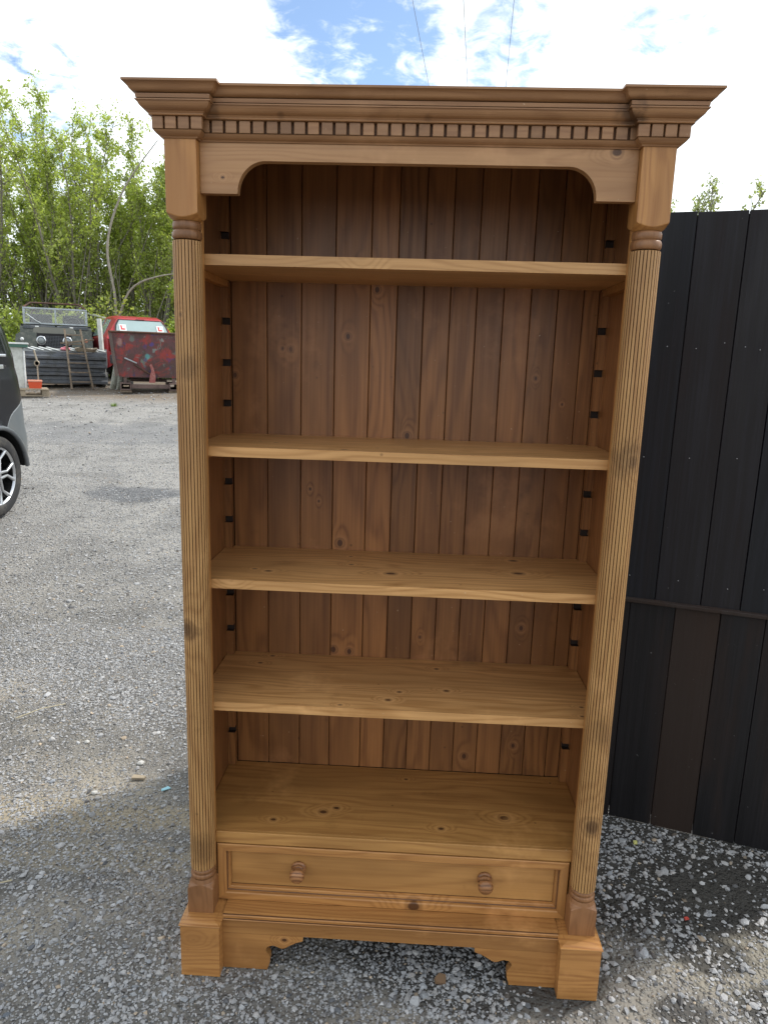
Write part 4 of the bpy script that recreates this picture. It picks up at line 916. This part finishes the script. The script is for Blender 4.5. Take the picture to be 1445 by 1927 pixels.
for s in (-1, 1):
    for (y0, y1, z1a, z1b) in ((.62, 1.30, 1.36, 1.40), (1.38, 2.25, 1.41, 1.36)):
        c4 = []
        def sp3(y, z): q = (z-.95)/.5; return Vector((s*(.835-q*.285+.006), y, z))
        pts = [sp3(y0-.02, 1.0), sp3(y1, 1.0), sp3(y1, z1b), sp3(y0+.10, z1a)]
        if s > 0: pts = pts[::-1]
        quadpane('side_window', pts[::-1], GLASS_C, .01)
    w = MB(); w.box(s*.84-.08, s*.84+.08, 2.10, 2.20, .98, 1.10); w.build('door_mirror', BLACK, CR, .02)
    w = MB(); w.prism([(s*.60, .62), (s*.80, .62), (s*.80, .90), (s*.66, .92)], 'y', -.03, .06); w.build('tail_light', TL, CR, .01)
    for yw in (.75, 3.05):
        w = MB(); w.lathe([(.10, -.08), (.27, -.08), (.29, -.05), (.29, .06), (.27, .085), (.19, .08), (.17, .04), (.02, .05)], 28, M=Matrix.Translation((s*.76, yw, .29)) @ Matrix.Rotation(s*PI/2, 4, 'Y')); w.build('wheel', TYRE, CR)
w = MB(); w.box(-.78, .78, -.10, .08, .34, .55); w.build('rear_bumper', PBU, CR, .03)

# pale curved panels beside the skip
t0 = terrain(0, 13.4)
for i, (x, y, r_, lab) in enumerate(((-6.42, 13.45, .12, 'pale curved metal panel leaning at the left side of the rusty skip'), (-6.22, 13.22, .13, 'dirty greenish white curved panel tight against the left corner of the rusty skip'))):
    w = MB(); pts = []
    for k in range(9):
        a = -.5+k/8*2.2; pts.append((r_*1.6*math.cos(a)*.6, -r_*math.sin(a)))
    inn = [(p[0]*.86, p[1]*.86) for p in pts[::-1]]
    w.prism(pts+inn, 'z', 0, .62); o = w.build('curved_panel', plain('pale_curved_%d' % i, (.40, .42, .36), .55, dirt=(.13, .12, .08), dirtamt=.8), None, .004, loc=(x, y, t0), rot=(math.radians(-8), math.radians(10), .2+i*.3))
    tag(o, lab, 'metal panel')
# white sheet stack behind the skip, right
w = MB(); 
for k in range(3): w.box(-1.2, 1.2, -.6+.05*k, .6, .0+.035*k, .03+.035*k, M=Matrix.Rotation(math.radians(-6), 4, 'Y'))
o = w.build('white_sheets', WHITE, None, .004, loc=(-4.7, 16.5, terrain(0, 16.5)+.95), rot=(math.radians(12), 0, .3)); tag(o, 'pile of white sheets behind the right end of the rusty skip', 'sheets')
w = MB(); w.box(-1.0, 1.0, -.5, .5, 0, .93); o = w.build('crate', WDRY, None, .01, loc=(-4.7, 16.6, terrain(0, 16.5)), rot=(0, 0, .3)); tag(o, 'low timber crate under the white sheets behind the skip', 'crate')
w = MB(); w.tube([(-.02, 0, 0), (0, 0, .5), (.05, 0, .62), (.30, .02, .64), (.6, .02, .64)], .010, 6); o = w.build('bent_rod', BLACK, None, loc=(-4.93, 14.2, terrain(0, 14.2)+.95)); tag(o, 'thin black bent rod sticking up behind the skip rim', 'rod')
w = MB(); w.box(-.15, .15, -.15, .15, 0, .93); o = w.build('barrel_stand', RUST, None, .02, loc=(-4.9, 14.2, terrain(0, 14.2))); tag(o, 'rusty block hidden low behind the skip holding the thin rod', 'block')
# white post and timber pieces between vehicle and red car
w = MB(); w.tube([(0, 0, 0), (-.10, .10, 1.42)], .055, 4, smooth=False); o = w.build('white_post', CREAM, None, .006, loc=(-6.80, 14.0, terrain(0, 14))); tag(o, 'leaning white painted post at the right fender of the old vehicle', 'post')
def plank_at(name, p, q, wd, th, mat, lab):
    p, q = Vector(p), Vector(q); d_ = (q-p); L_ = d_.length; w = MB(); w.box(0, L_, -wd/2, wd/2, 0, th)
    o = w.build(name, mat, None, .004, loc=p); o.rotation_euler = d_.to_track_quat('X', 'Z').to_euler(); tag(o, lab, 'plank'); return o
tz = terrain(0, 17)
plank_at('plank', (-8.55, 17.2, tz+1.32), (-7.2, 17.5, tz+.92), .22, .03, PALLETW, 'long pale plank sloping down on the brush pile behind the red car')
plank_at('plank', (-8.35, 17.0, tz+1.05), (-7.25, 17.6, tz+.66), .14, .03, WDRY, 'narrow grey plank lower down on the brush pile')
plank_at('plank', (-8.6, 17.35, tz+1.45), (-8.0, 17.3, tz+1.30), .24, .035, CREAM, 'short white board topmost on the brush pile')
plank_at('plank', (-8.2, 16.9, tz+.85), (-7.5, 17.1, tz+.80), .12, .03, CREAM, 'pale board lying level at the foot of the brush pile')

# cabinet, orange crate, pallet at the far end of the van
pz = terrain(0, 12.1)
PT = thing('pallet', 'low wooden pallet under the white cabinet and orange box', 'pallet', (-7.40, 12.05, pz), math.radians(30))
for yy in (-.34, 0, .34):
    w = MB(); w.box(-.62, .30, yy-.05, yy+.05, .0, .022); w.build('bottom_board', PALLETW, PT, .003)
for xx in (-.55, -.16, .24):
    for yy in (-.34, 0, .34): w = MB(); w.box(xx-.06, xx+.06, yy-.05, yy+.05, .0225, .115); w.build('block', PALLETW, PT, .003)
for k in range(6):
    w = MB(); yy = -.36+k*.144; w.box(-.62, .30, yy-.05, yy+.05, .1155, .138); w.build('deck_board', PALLETW, PT, .003)
CB = thing('cabinet', 'white narrow cabinet with green edged white top standing on the pallet', 'cabinet', (-7.56, 11.98, pz+.14), math.radians(28))
w = MB(); w.box(-.24, .08, -.16, .30, 0, .76); w.build('carcass', CREAM, CB, .006)
w = MB(); w.box(-.32, .17, -.24, .36, .7605, .815); w.build('green_edge', GREENT, CB, .004)
w = MB(); w.box(-.335, .185, -.255, .375, .8155, .845); w.build('worktop', WHITE, CB, .005)
w = MB(); w.box(.082, .11, -.17, .28, 0, .70); w.build('side_post', WHITE, CB, .004)
OB = thing('orange_box', 'orange plastic box with paler lid on the pallet beside the white cabinet', 'box', (-7.27, 11.98, pz+.142), math.radians(30))
w = MB(); w.prism([(-.105, 0), (.105, 0), (.12, .12), (-.12, .12)], 'y', -.09, .12); w.build('tub', ORANGE, OB, .008)
w = MB(); w.box(-.125, .125, -.10, .13, .121, .155); w.build('lid', ORANGEL, OB, .008)
w = MB(); w.lathe([(.045, 0), (.058, .012), (.045, .024), (.034, .012), (.045, 0)], 20, M=Matrix.Translation((0, 0, .47)) @ Matrix.Rotation(PI/2, 4, 'X')); w.tube([(-.0, .0, 0), (-.0, 0, .42)], .014, 6); w.tube([(0, 0, .52), (-.05, 0, .72)], .018, 6)
o = w.build('pipe_valve', plain('pale_brass', (.38, .33, .26), .5, .5), None, loc=(-7.33, 12.22, pz+.138)); tag(o, 'upright pipe with a round valve wheel beside the white cabinet', 'pipe')

# dark mechanical parts between the panels and the skip
w = MB()
for k in range(7):
    a = random.uniform(-.3, .3); w.box(-.10, .12, -.12, .12, 0, .07, M=Matrix.Translation((random.uniform(-.1, .1), random.uniform(-.1, .1), .07*k)) @ Matrix.Rotation(a, 4, 'Z'))
o = w.build('scrap_metal', BLACK, None, .01, loc=(-6.55, 14.3, terrain(0, 14.3))); tag(o, 'heap of black scrap car parts beside the grey steel panels', 'scrap')

# ---------------------------------------------------------------- trees and shrubs
def leafmat(name, col, var=.35):
    t = NT(name); at = t.n('VertexColor'); at.layer_name = 'leaf'; cs = t.n('SeparateColor'); t.l(at.outputs[0], cs.inputs[0])
    c = t.mix(cs.outputs[0], tuple(q*(1-var) for q in col), tuple(min(1, q*(1+var)) for q in col))
    c = t.mix(t.mapr(cs.outputs[1], .8, .95, 0, .6), c, (.20, .19, .05))
    df = t.n('BsdfDiffuse'); t.l(c, df.inputs[0]); tl = t.n('BsdfTranslucent'); t.l(t.mix(1.0, c, (1.15, 1.25, .7), 'MULTIPLY'), tl.inputs[0])
    gl = t.n('BsdfGlossy'); gl.inputs['Roughness'].default_value = .45
    m1 = t.n('MixShader'); m1.inputs[0].default_value = .56; t.l(df.outputs[0], m1.inputs[1]); t.l(tl.outputs[0], m1.inputs[2])
    m2 = t.n('MixShader'); m2.inputs[0].default_value = .05; t.l(m1.outputs[0], m2.inputs[1]); t.l(gl.outputs[0], m2.inputs[2]); t.l(m2.outputs[0], t.out.inputs[0]); return t.m
LEAF = leafmat('young_willow_leaves', (.40, .46, .12)); LEAF2 = leafmat('bright_shrub_leaves', (.36, .44, .085)); LEAF3 = leafmat('deep_green_leaves', (.32, .38, .11)); LEAF4 = leafmat('olive_sparse_leaves', (.32, .35, .15))
BARK = plain('grey_bark', (.24, .22, .175), .9, dirt=(.07, .06, .045), dirtamt=.6, nscale=9); BARKL = plain('pale_bark', (.34, .31, .26), .9, dirt=(.15, .13, .1), dirtamt=.4, nscale=9)
def leaves_mesh(name, P, size, mat, parent, loc):
    r = RNG; n = len(P)
    sz_ = size*np.clip(r.lognormal(0, .3, n), .5, 1.9)
    a = r.normal(size=(n, 3)); a /= np.linalg.norm(a, axis=1)[:, None]
    b = r.normal(size=(n, 3)); b -= a*(a*b).sum(1)[:, None]; b /= np.linalg.norm(b, axis=1)[:, None]
    q = np.stack([P-a*sz_[:, None]*.5, P+b*sz_[:, None]*.30, P+a*sz_[:, None]*.5, P-b*sz_[:, None]*.30], 1).reshape(-1, 3)
    me = bpy.data.meshes.new(name); me.vertices.add(4*n); me.vertices.foreach_set('co', q.ravel())
    me.loops.add(4*n); me.loops.foreach_set('vertex_index', np.arange(4*n)); me.polygons.add(n); me.polygons.foreach_set('loop_start', np.arange(0, 4*n, 4)); me.update(calc_edges=True)
    ca = me.color_attributes.new('leaf', 'FLOAT_COLOR', 'POINT'); cc = np.repeat(np.c_[r.uniform(0, 1, n), r.uniform(0, 1, n), r.uniform(0, 1, n), np.ones(n)], 4, 0); ca.data.foreach_set('color', cc.ravel())
    me.materials.append(mat); o = bpy.data.objects.new(name, me); COL.objects.link(o); o.parent = parent; return o
def tree(x, y, h, stems, spread, nleaf, label, group=None, lean=(0, 0), leaf=LEAF, size=.070, barkp=BARK, name='willow_tree', cat='tree', r0=.055, bare=.28, wood_r=1.0):
    r = RNG; z0 = terrain(x, y)-.05
    T = thing(name, label, cat, (x, y, z0), 0, group)
    mb = MB(); twig_pts = []
    for s in range(stems):
        a = r.uniform(0, 2*PI); out = spread*r.uniform(.3, 1.0); hh = h*r.uniform(.72, 1.0)
        d0 = np.array([math.cos(a)*out+lean[0], math.sin(a)*out*.7+lean[1], 1.0]); d0 /= np.linalg.norm(d0)
        p = np.array([math.cos(a)*.18*r.uniform(0, 1.6), math.sin(a)*.18, 0.0]); pts = [p.copy()]; d = d0.copy(); n = 10
        for i in range(n):
            d = d+r.normal(0, .07, 3)+np.array([0, 0, .045]); d /= np.linalg.norm(d); p = p+d*hh/n; pts.append(p.copy())
        rr = r0*r.uniform(.6, 1.15)*wood_r
        mb.tube(pts, [rr*(1-.9*i/n)+.004 for i in range(n+1)], 6)
        for i in range(2, n+1):
            q = i/n
            if q < bare: continue
            for _ in range(4 if q > .3 else 2):
                L_ = h*r.uniform(.08, .20)*(1.15-q*.6); b = r.normal(0, 1, 3); b[2] = abs(b[2])*.7+.5; b /= np.linalg.norm(b); b = b*.75+d0*.4; b /= np.linalg.norm(b)
                bp = pts[i]+(pts[i-1]-pts[i])*r.uniform(0, 1); seg = [bp.copy()]
                for k in range(4):
                    b = b+r.normal(0, .16, 3)+np.array([0, 0, .06]); b /= np.linalg.norm(b); bp = bp+b*L_/4; seg.append(bp.copy())
                mb.tube(seg, [rr*.28*(1-q*.5)*(1-.8*k/4)+.003 for k in range(5)], 4, cap=False)
                sg = np.array(seg)
                for k in range(1, 5):
                    for _2 in range(2):
                        tt = r.normal(0, 1, 3); tt /= np.linalg.norm(tt); l2 = L_*r.uniform(.15, .4); e = sg[k]+tt*l2
                        twig_pts.append((sg[k], e))
    k = len(twig_pts)
    if k:
        A = np.array([a for a, b in twig_pts]); B = np.array([b for a, b in twig_pts])
        nleaf = int(nleaf*2.0); i = r.integers(0, k, nleaf); u = r.uniform(0, 1, (nleaf, 1)); P = A[i]*(1-u)+B[i]*u+r.normal(0, .06, (nleaf, 3))
        leaves_mesh('crown', P, size, leaf, T, None)
    o = mb.build('trunk', barkp, T)
    return T
def shrub(x, y, rx, ry, rz, nleaf, label, leaf=LEAF2, size=.075, name='shrub', cat='shrub', group=None, zoff=0):
    r = RNG; z0 = terrain(x, y)+zoff; T = thing(name, label, cat, (x, y, z0), 0, group)
    nb = max(7, int(10*rx)); cs_ = r.normal(0, .42, (nb, 3))*np.array([rx, ry, rz*.55])+np.array([0, 0, rz*.5]); rd = r.uniform(.22, .5, nb)*min(rx, rz)
    i = r.integers(0, nb, nleaf); v = r.normal(size=(nleaf, 3)); v /= np.linalg.norm(v, axis=1)[:, None]
    P = cs_[i]+v*(rd[i]*r.uniform(.35, 1.08, nleaf)**.6)[:, None]; P[:, 2] = np.abs(P[:, 2])
    leaves_mesh('foliage', P, size, leaf, T, None)
    mb = MB()
    for k in range(nb): mb.tube([(r.normal(0, .06), r.normal(0, .06), -.05), tuple(cs_[k]*.6+r.normal(0, .05, 3)), tuple(cs_[k])], [.018, .012, .004], 4, cap=False)
    mb.build('stems', BARK, T); return T
G1 = 'willow trees along the back of the yard'
TR = [(-13.6, 19.6, 6.6, 7, .30, 6500, 'thin willow at the far left edge leaning inward', (.10, 0), LEAF4),
      (-12.0, 18.8, 7.2, 8, .26, 8500, 'tall willow above the roll hoop of the old vehicle', (.02, 0), LEAF),
      (-10.9, 20.2, 7.5, 8, .22, 9500, 'full willow rising behind the old off-road vehicle', (-.05, 0), LEAF),
      (-9.7, 19.2, 6.9, 8, .26, 9000, 'pale stemmed willow between the old vehicle and the red car', (.06, 0), LEAF),
      (-8.6, 20.4, 7.3, 8, .24, 10000, 'willow with a long curved bough above the red car', (.06, 0), LEAF),
      (-7.3, 19.4, 6.2, 8, .26, 9500, 'leafy willow just left of the bookcase cornice', (.0, 0), LEAF),
      (-6.0, 20.6, 6.0, 7, .28, 7000, 'willow mostly hidden by the left column of the bookcase', (.0, 0), LEAF),
      (-4.2, 20.2, 5.6, 7, .28, 5000, 'willow standing hidden behind the bookcase', (.0, 0), LEAF3)]
for (x, y, h, st_, sp_2, nl_, lab, ln, lf) in TR: tree(x, y, h, st_, sp_2, nl_, lab, G1, ln, lf)
for (x, y, h, lab) in zip((-14.8, -12.6, -10.4, -8.1, -5.7, -3.0), (22.5, 23.0, 23.2, 23.4, 23.0, 22.5), (5.6, 5.2, 5.6, 5.2, 5.0, 4.6), ['rearmost dark willow at the far left of the tree belt', 'dark willow filling the gap behind the tall left willow', 'dark dense willow behind the full middle willow', 'shady willow behind the pale curved boughs', 'shadowed willow behind the tree next to the cornice', 'rear willow hidden behind the bookcase']):
    tree(x, y, h, 8, .34, 7000, lab, 'second row of trees behind the yard', (0, 0), LEAF3, .10, bare=.12)
# bare leaning stems
def smooth_path(pts, r_, k=6):
    P = [Vector(p) for p in pts]; out = []; ro = []
    for i in range(len(P)-1):
        a, b, c_, d_ = P[max(i-1, 0)], P[i], P[i+1], P[min(i+2, len(P)-1)]
        for j in range(k):
            u = j/k; out.append(.5*((2*b)+(c_-a)*u+(2*a-5*b+4*c_-d_)*u*u+(3*b-a-3*c_+d_)*u**3)); ro.append((r_[i]*(1-u)+r_[i+1]*u)*random.uniform(.9, 1.08))
    return out+[P[-1]], ro+[r_[-1]]
def bough(pts, r_, lab, mat=BARKL):
    pts, r_ = smooth_path(pts, r_)
    w = MB(); w.tube(pts, r_, 6); p0 = Vector(pts[0]); w.v = [tuple(Vector(v)-p0) for v in w.v]; o = w.build('fallen_bough', mat, None, loc=p0); tag(o, lab, 'branch')
tz = terrain(0, 18)
bough([(-13.2, 17.9, tz+2.2), (-12.0, 17.9, tz+1.7), (-10.9, 17.9, tz+.9), (-10.2, 17.9, tz+.1)], [.02, .028, .034, .036], 'long bare grey branch sloping down to the right behind the old vehicle')
bough([(-8.15, 18.0, tz+.0), (-8.1, 18.0, tz+1.2), (-7.7, 18.0, tz+2.1), (-6.9, 18.0, tz+2.45), (-6.0, 18.1, tz+2.55)], [.045, .038, .03, .02, .01], 'pale curved bough arching right above the red car')
bough([(-8.25, 18.1, tz), (-8.2, 18.1, tz+1.8), (-8.35, 18.1, tz+3.2), (-7.9, 18.2, tz+4.6), (-7.0, 18.4, tz+5.9)], [.04, .038, .034, .026, .01], 'tall pale trunk forking right behind the red car')
SH = [(-9.0, 17.2, 1.5, .5, 1.5, 5200, 'loose pale green saplings right behind the roll hoop', LEAF), (-10.3, 17.4, 1.1, .5, 1.7, 3600, 'light green saplings between the left bush and the old vehicle', LEAF), (-9.9, 15.4, .55, .5, 1.25, 2600, 'bright green bush at the left of the old vehicle, by the van', LEAF2),
      (-11.2, 16.2, .9, .8, 1.8, 3500, 'yellow green bush at the left edge behind the van', LEAF2),
      (-7.6, 18.0, .75, .5, 1.55, 3800, 'rounded bright yellow green bush above the red car roof', LEAF2),
      (-9.4, 17.7, 1.2, .6, 1.0, 3200, 'low bushy growth straight behind the old vehicle windscreen', LEAF),
      (-6.2, 18.1, 1.3, .7, 2.1, 6500, 'fresh green thicket right of the red car', LEAF2),
      (-4.8, 18.4, 1.2, .7, 2.2, 4500, 'green thicket mostly hidden behind the bookcase column', LEAF2),
      (-10.7, 18.2, 1.2, .7, 1.2, 3600, 'olive undergrowth left of the tall pale trunk', LEAF3),
      (-12.8, 18.4, 1.3, .8, 1.9, 3600, 'dark undergrowth below the leftmost willow', LEAF3),
      (-8.3, 19.0, 1.4, .6, 2.0, 4200, 'shadowed undergrowth between the willow stems above the red car', LEAF3)]
for (x, y, rx, ry, rz2, nl_, lab, lf) in SH: shrub(x, y, rx, ry, rz2, nl_, lab, lf, .08)
# undergrowth mass and brush, nobody could count it
r = RNG; n = 26000; P = np.stack([r.uniform(-19, 4, n), r.uniform(20.5, 25.5, n), np.zeros(n)], -1)
P[:, 2] = 1.45+r.uniform(0, 1, n)**1.3*(2.6+1.1*np.sin(P[:, 0]*1.3)+.5*np.sin(P[:, 0]*3.1))
o = leaves_mesh('undergrowth', P, .17, LEAF3, None, None); tag(o, kind='stuff')
n = 5000; P = np.stack([r.uniform(-15, -2, n), r.normal(16.9, .7, n), np.zeros(n)], -1); P[:, 2] = [terrain(0, q) for q in P[:, 1]]; P[:, 2] += np.abs(r.normal(0, .10, n))
o = leaves_mesh('weeds', P, .10, LEAF2, None, None); tag(o, kind='stuff')
mb = MB()
for k in range(90):
    x = r.uniform(-8.9, -6.3); y = r.uniform(17.0, 17.9); z = terrain(0, 17.4)+r.uniform(.1, 1.25)*(1-abs(x+7.6)/2.2)
    a = r.uniform(-.6, .6); L_ = r.uniform(.4, 1.2); mb.tube([(x, y, z), (x+L_*math.cos(a)*.5, y+.05, z+L_*.5*math.sin(a)+.05), (x+L_*math.cos(a), y+.1, z+L_*math.sin(a)*.8)], [.018, .014, .006], 4, cap=False)
o = mb.build('brush_pile', BARKL, None); tag(o, kind='stuff')
# many thin upright stems in the thicket
mb = MB()
for k in range(170):
    x = r.uniform(-15, -4); y = r.uniform(18.6, 21.5); h_ = r.uniform(2.0, 4.2); ln = r.normal(.0, .22)
    mb.tube([(x, y, terrain(0, y)-.05), (x+ln*h_*.5, y, terrain(0, y)+h_*.5), (x+ln*h_*1.15, y, terrain(0, y)+h_)], [.032, .024, .008], 4, cap=False)
o = mb.build('sapling_thicket', BARK, None); tag(o, kind='stuff')
# small tree beyond the screen on the right
tree(11.4, 32.0, 8.2, 12, .55, 3500, 'small sparsely leaved tree beyond the black screen', None, (0, 0), LEAF4, .12, BARK, 'bare_tree', bare=.35, wood_r=2.0)
for x, hh, lab in zip((-1.5, 1.0, 3.5, 6.2, 9.0, 11.8, 14.8), (3.8, 3.4, 3.6, 3.3, 3.7, 3.4, 3.6), ('added unseen hedge tree straight behind the bookcase', 'second added unseen hedge tree behind the bookcase', 'added unseen hedge tree behind the black screen', 'second added unseen hedge tree right of the screen', 'third added unseen hedge tree right of the screen', 'fourth added unseen hedge tree right of the screen', 'last added unseen hedge tree far right')):
    tree(x, 23.0+.5*math.sin(x), hh, 7, .4, 2600, lab, 'added unseen hedge trees behind the furniture', (0, 0), LEAF3, .12, bare=.1)  # unseen row, added so the van side mirrors foliage instead of bright sky
# grass tufts and litter
def tuft(x, y, s_, lab):
    mb = MB(); z = terrain(x, y)
    for k in range(40):
        a = RNG.uniform(0, 2*PI); l_ = s_*RNG.uniform(.5, 1); b = Vector((math.cos(a), math.sin(a), 0)); p = b*s_*.5*RNG.uniform(0, 1); wv = Vector((-b.y, b.x, 0))*.006
        mb.add([p-wv, p+wv, p+b*l_*.5+Vector((0, 0, l_*.7))], [(0, 1, 2)])
    o = mb.build('grass_tuft', plain('tuft_green', (.16, .24, .04), .7), None, loc=(x, y, z)); tag(o, lab, 'grass')
tuft(-5.33, 10.99, .12, 'small green grass tuft alone in the gravel before the skip')
def litter(name, poly, h_, x, y, rz, mat, lab, cat, tilt=0):
    w = MB(); w.prism(poly, 'z', 0, h_); o = w.build(name, mat, None, min(.002, h_*.3), loc=(x, y, ground_z(np.array(x), np.array(y)).item()+.006), rot=(tilt, tilt*.5, rz)); tag(o, lab, cat)
litter('wood_chip', [(-.024, -.008), (.022, -.010), (.026, .006), (-.020, .010)], .008, -.95, .83, .1, PALLETW, 'small rectangular wood chip on the gravel left of the bookcase', 'wood chip', .1)
litter('plastic_scrap', [(-.018, -.004), (.02, -.006), (.016, .007), (-.012, .005)], .003, -.83, .77, .9, plain('pale_blue_plastic', (.30, .58, .66), .4, var=0), 'pale blue plastic scrap on the gravel beside the left column', 'scrap', .3)
litter('bark_piece', [(-.014, -.008), (.010, -.016), (.020, .004), (.004, .012), (-.012, .004)], .008, .13, .03, .5, plain('bark_brown', (.20, .12, .065), .9), 'brown piece of bark on the ground under the bookcase plinth', 'bark', .35)
litter('yellow_pebble', [(-.006, -.004), (.006, -.005), (.007, .004), (-.004, .006)], .008, .79, .61, .2, plain('yellow_stone', (.6, .58, .2), .6, var=0), 'tiny yellow pebble near the foot of the black screen', 'pebble')
litter('red_scrap', [(-.007, -.004), (.007, -.003), (.005, .005), (-.006, .004)], .004, .84, .29, .2, plain('red_scrap', (.5, .07, .05), .6, var=0), 'tiny red scrap on the shaded gravel right of the bookcase', 'scrap')
for i, (x, y, s_, lab) in enumerate(((-1.07, .73, .014, 'whitish round pebble on bare earth left of the bookcase'), (-.98, .93, .017, 'pale flat stone on bare earth left of the bookcase'), (-1.25, 1.06, .014, 'grey white stone further left on the bare earth'))):
    v, f = base_rock('ico'); w = MB(); w.add([tuple(np.array(q)*np.array([s_, s_*.8, s_*.55])*RNG.uniform(.85, 1.1)) for q in v], [tuple(int(k) for k in q) for q in f]); o = w.build('pebble', plain('white_stone_%d' % i, (.5, .49, .46), .8), None, .002, loc=(x, y, ground_z(np.array(x), np.array(y)).item()+s_*.35)); tag(o, lab, 'pebble')
for (x, y, a, L_, lab) in ((-1.62, 1.20, .75, .20, 'dry straw stalk on the gravel at the left edge of the picture'), (-1.18, .22, .7, .09, 'short dry straw stalk low at the left edge of the picture')):
    w = MB(); w.tube([(0, 0, 0), (L_*.5*math.cos(a), L_*.5*math.sin(a), .012), (L_*math.cos(a), L_*math.sin(a), .004)], .0022, 5); o = w.build('straw', plain('straw', (.48, .42, .28), .8), None, loc=(x, y, ground_z(np.array(x), np.array(y)).item()+.014)); tag(o, lab, 'straw')

# ---------------------------------------------------------------- overhead wires
wd = Vector((.0851, 1.0, 0)); WM = plain('cable_grey', (.30, .31, .33), .6, var=0)
for (x, lab) in ((-.39, 'leftmost of the three overhead wires against the sky'), (.68, 'middle one of the three overhead wires against the sky'), (1.73, 'rightmost of the three overhead wires against the sky')):
    p = Vector((x, 15.2, 9.0)); pts = []
    for k in range(13):
        s_ = -40+k*12; q = p+wd*s_; q.z = 9.0+.0363*s_*.55+.0004*(s_-20)**2*.2; pts.append(q)
    w = MB(); w.tube(pts, .006, 6); p0 = pts[0].copy(); w.v = [tuple(Vector(v)-p0) for v in w.v]; o = w.build('overhead_wire', WM, None, loc=p0); tag(o, lab, 'wire', 'overhead wires')
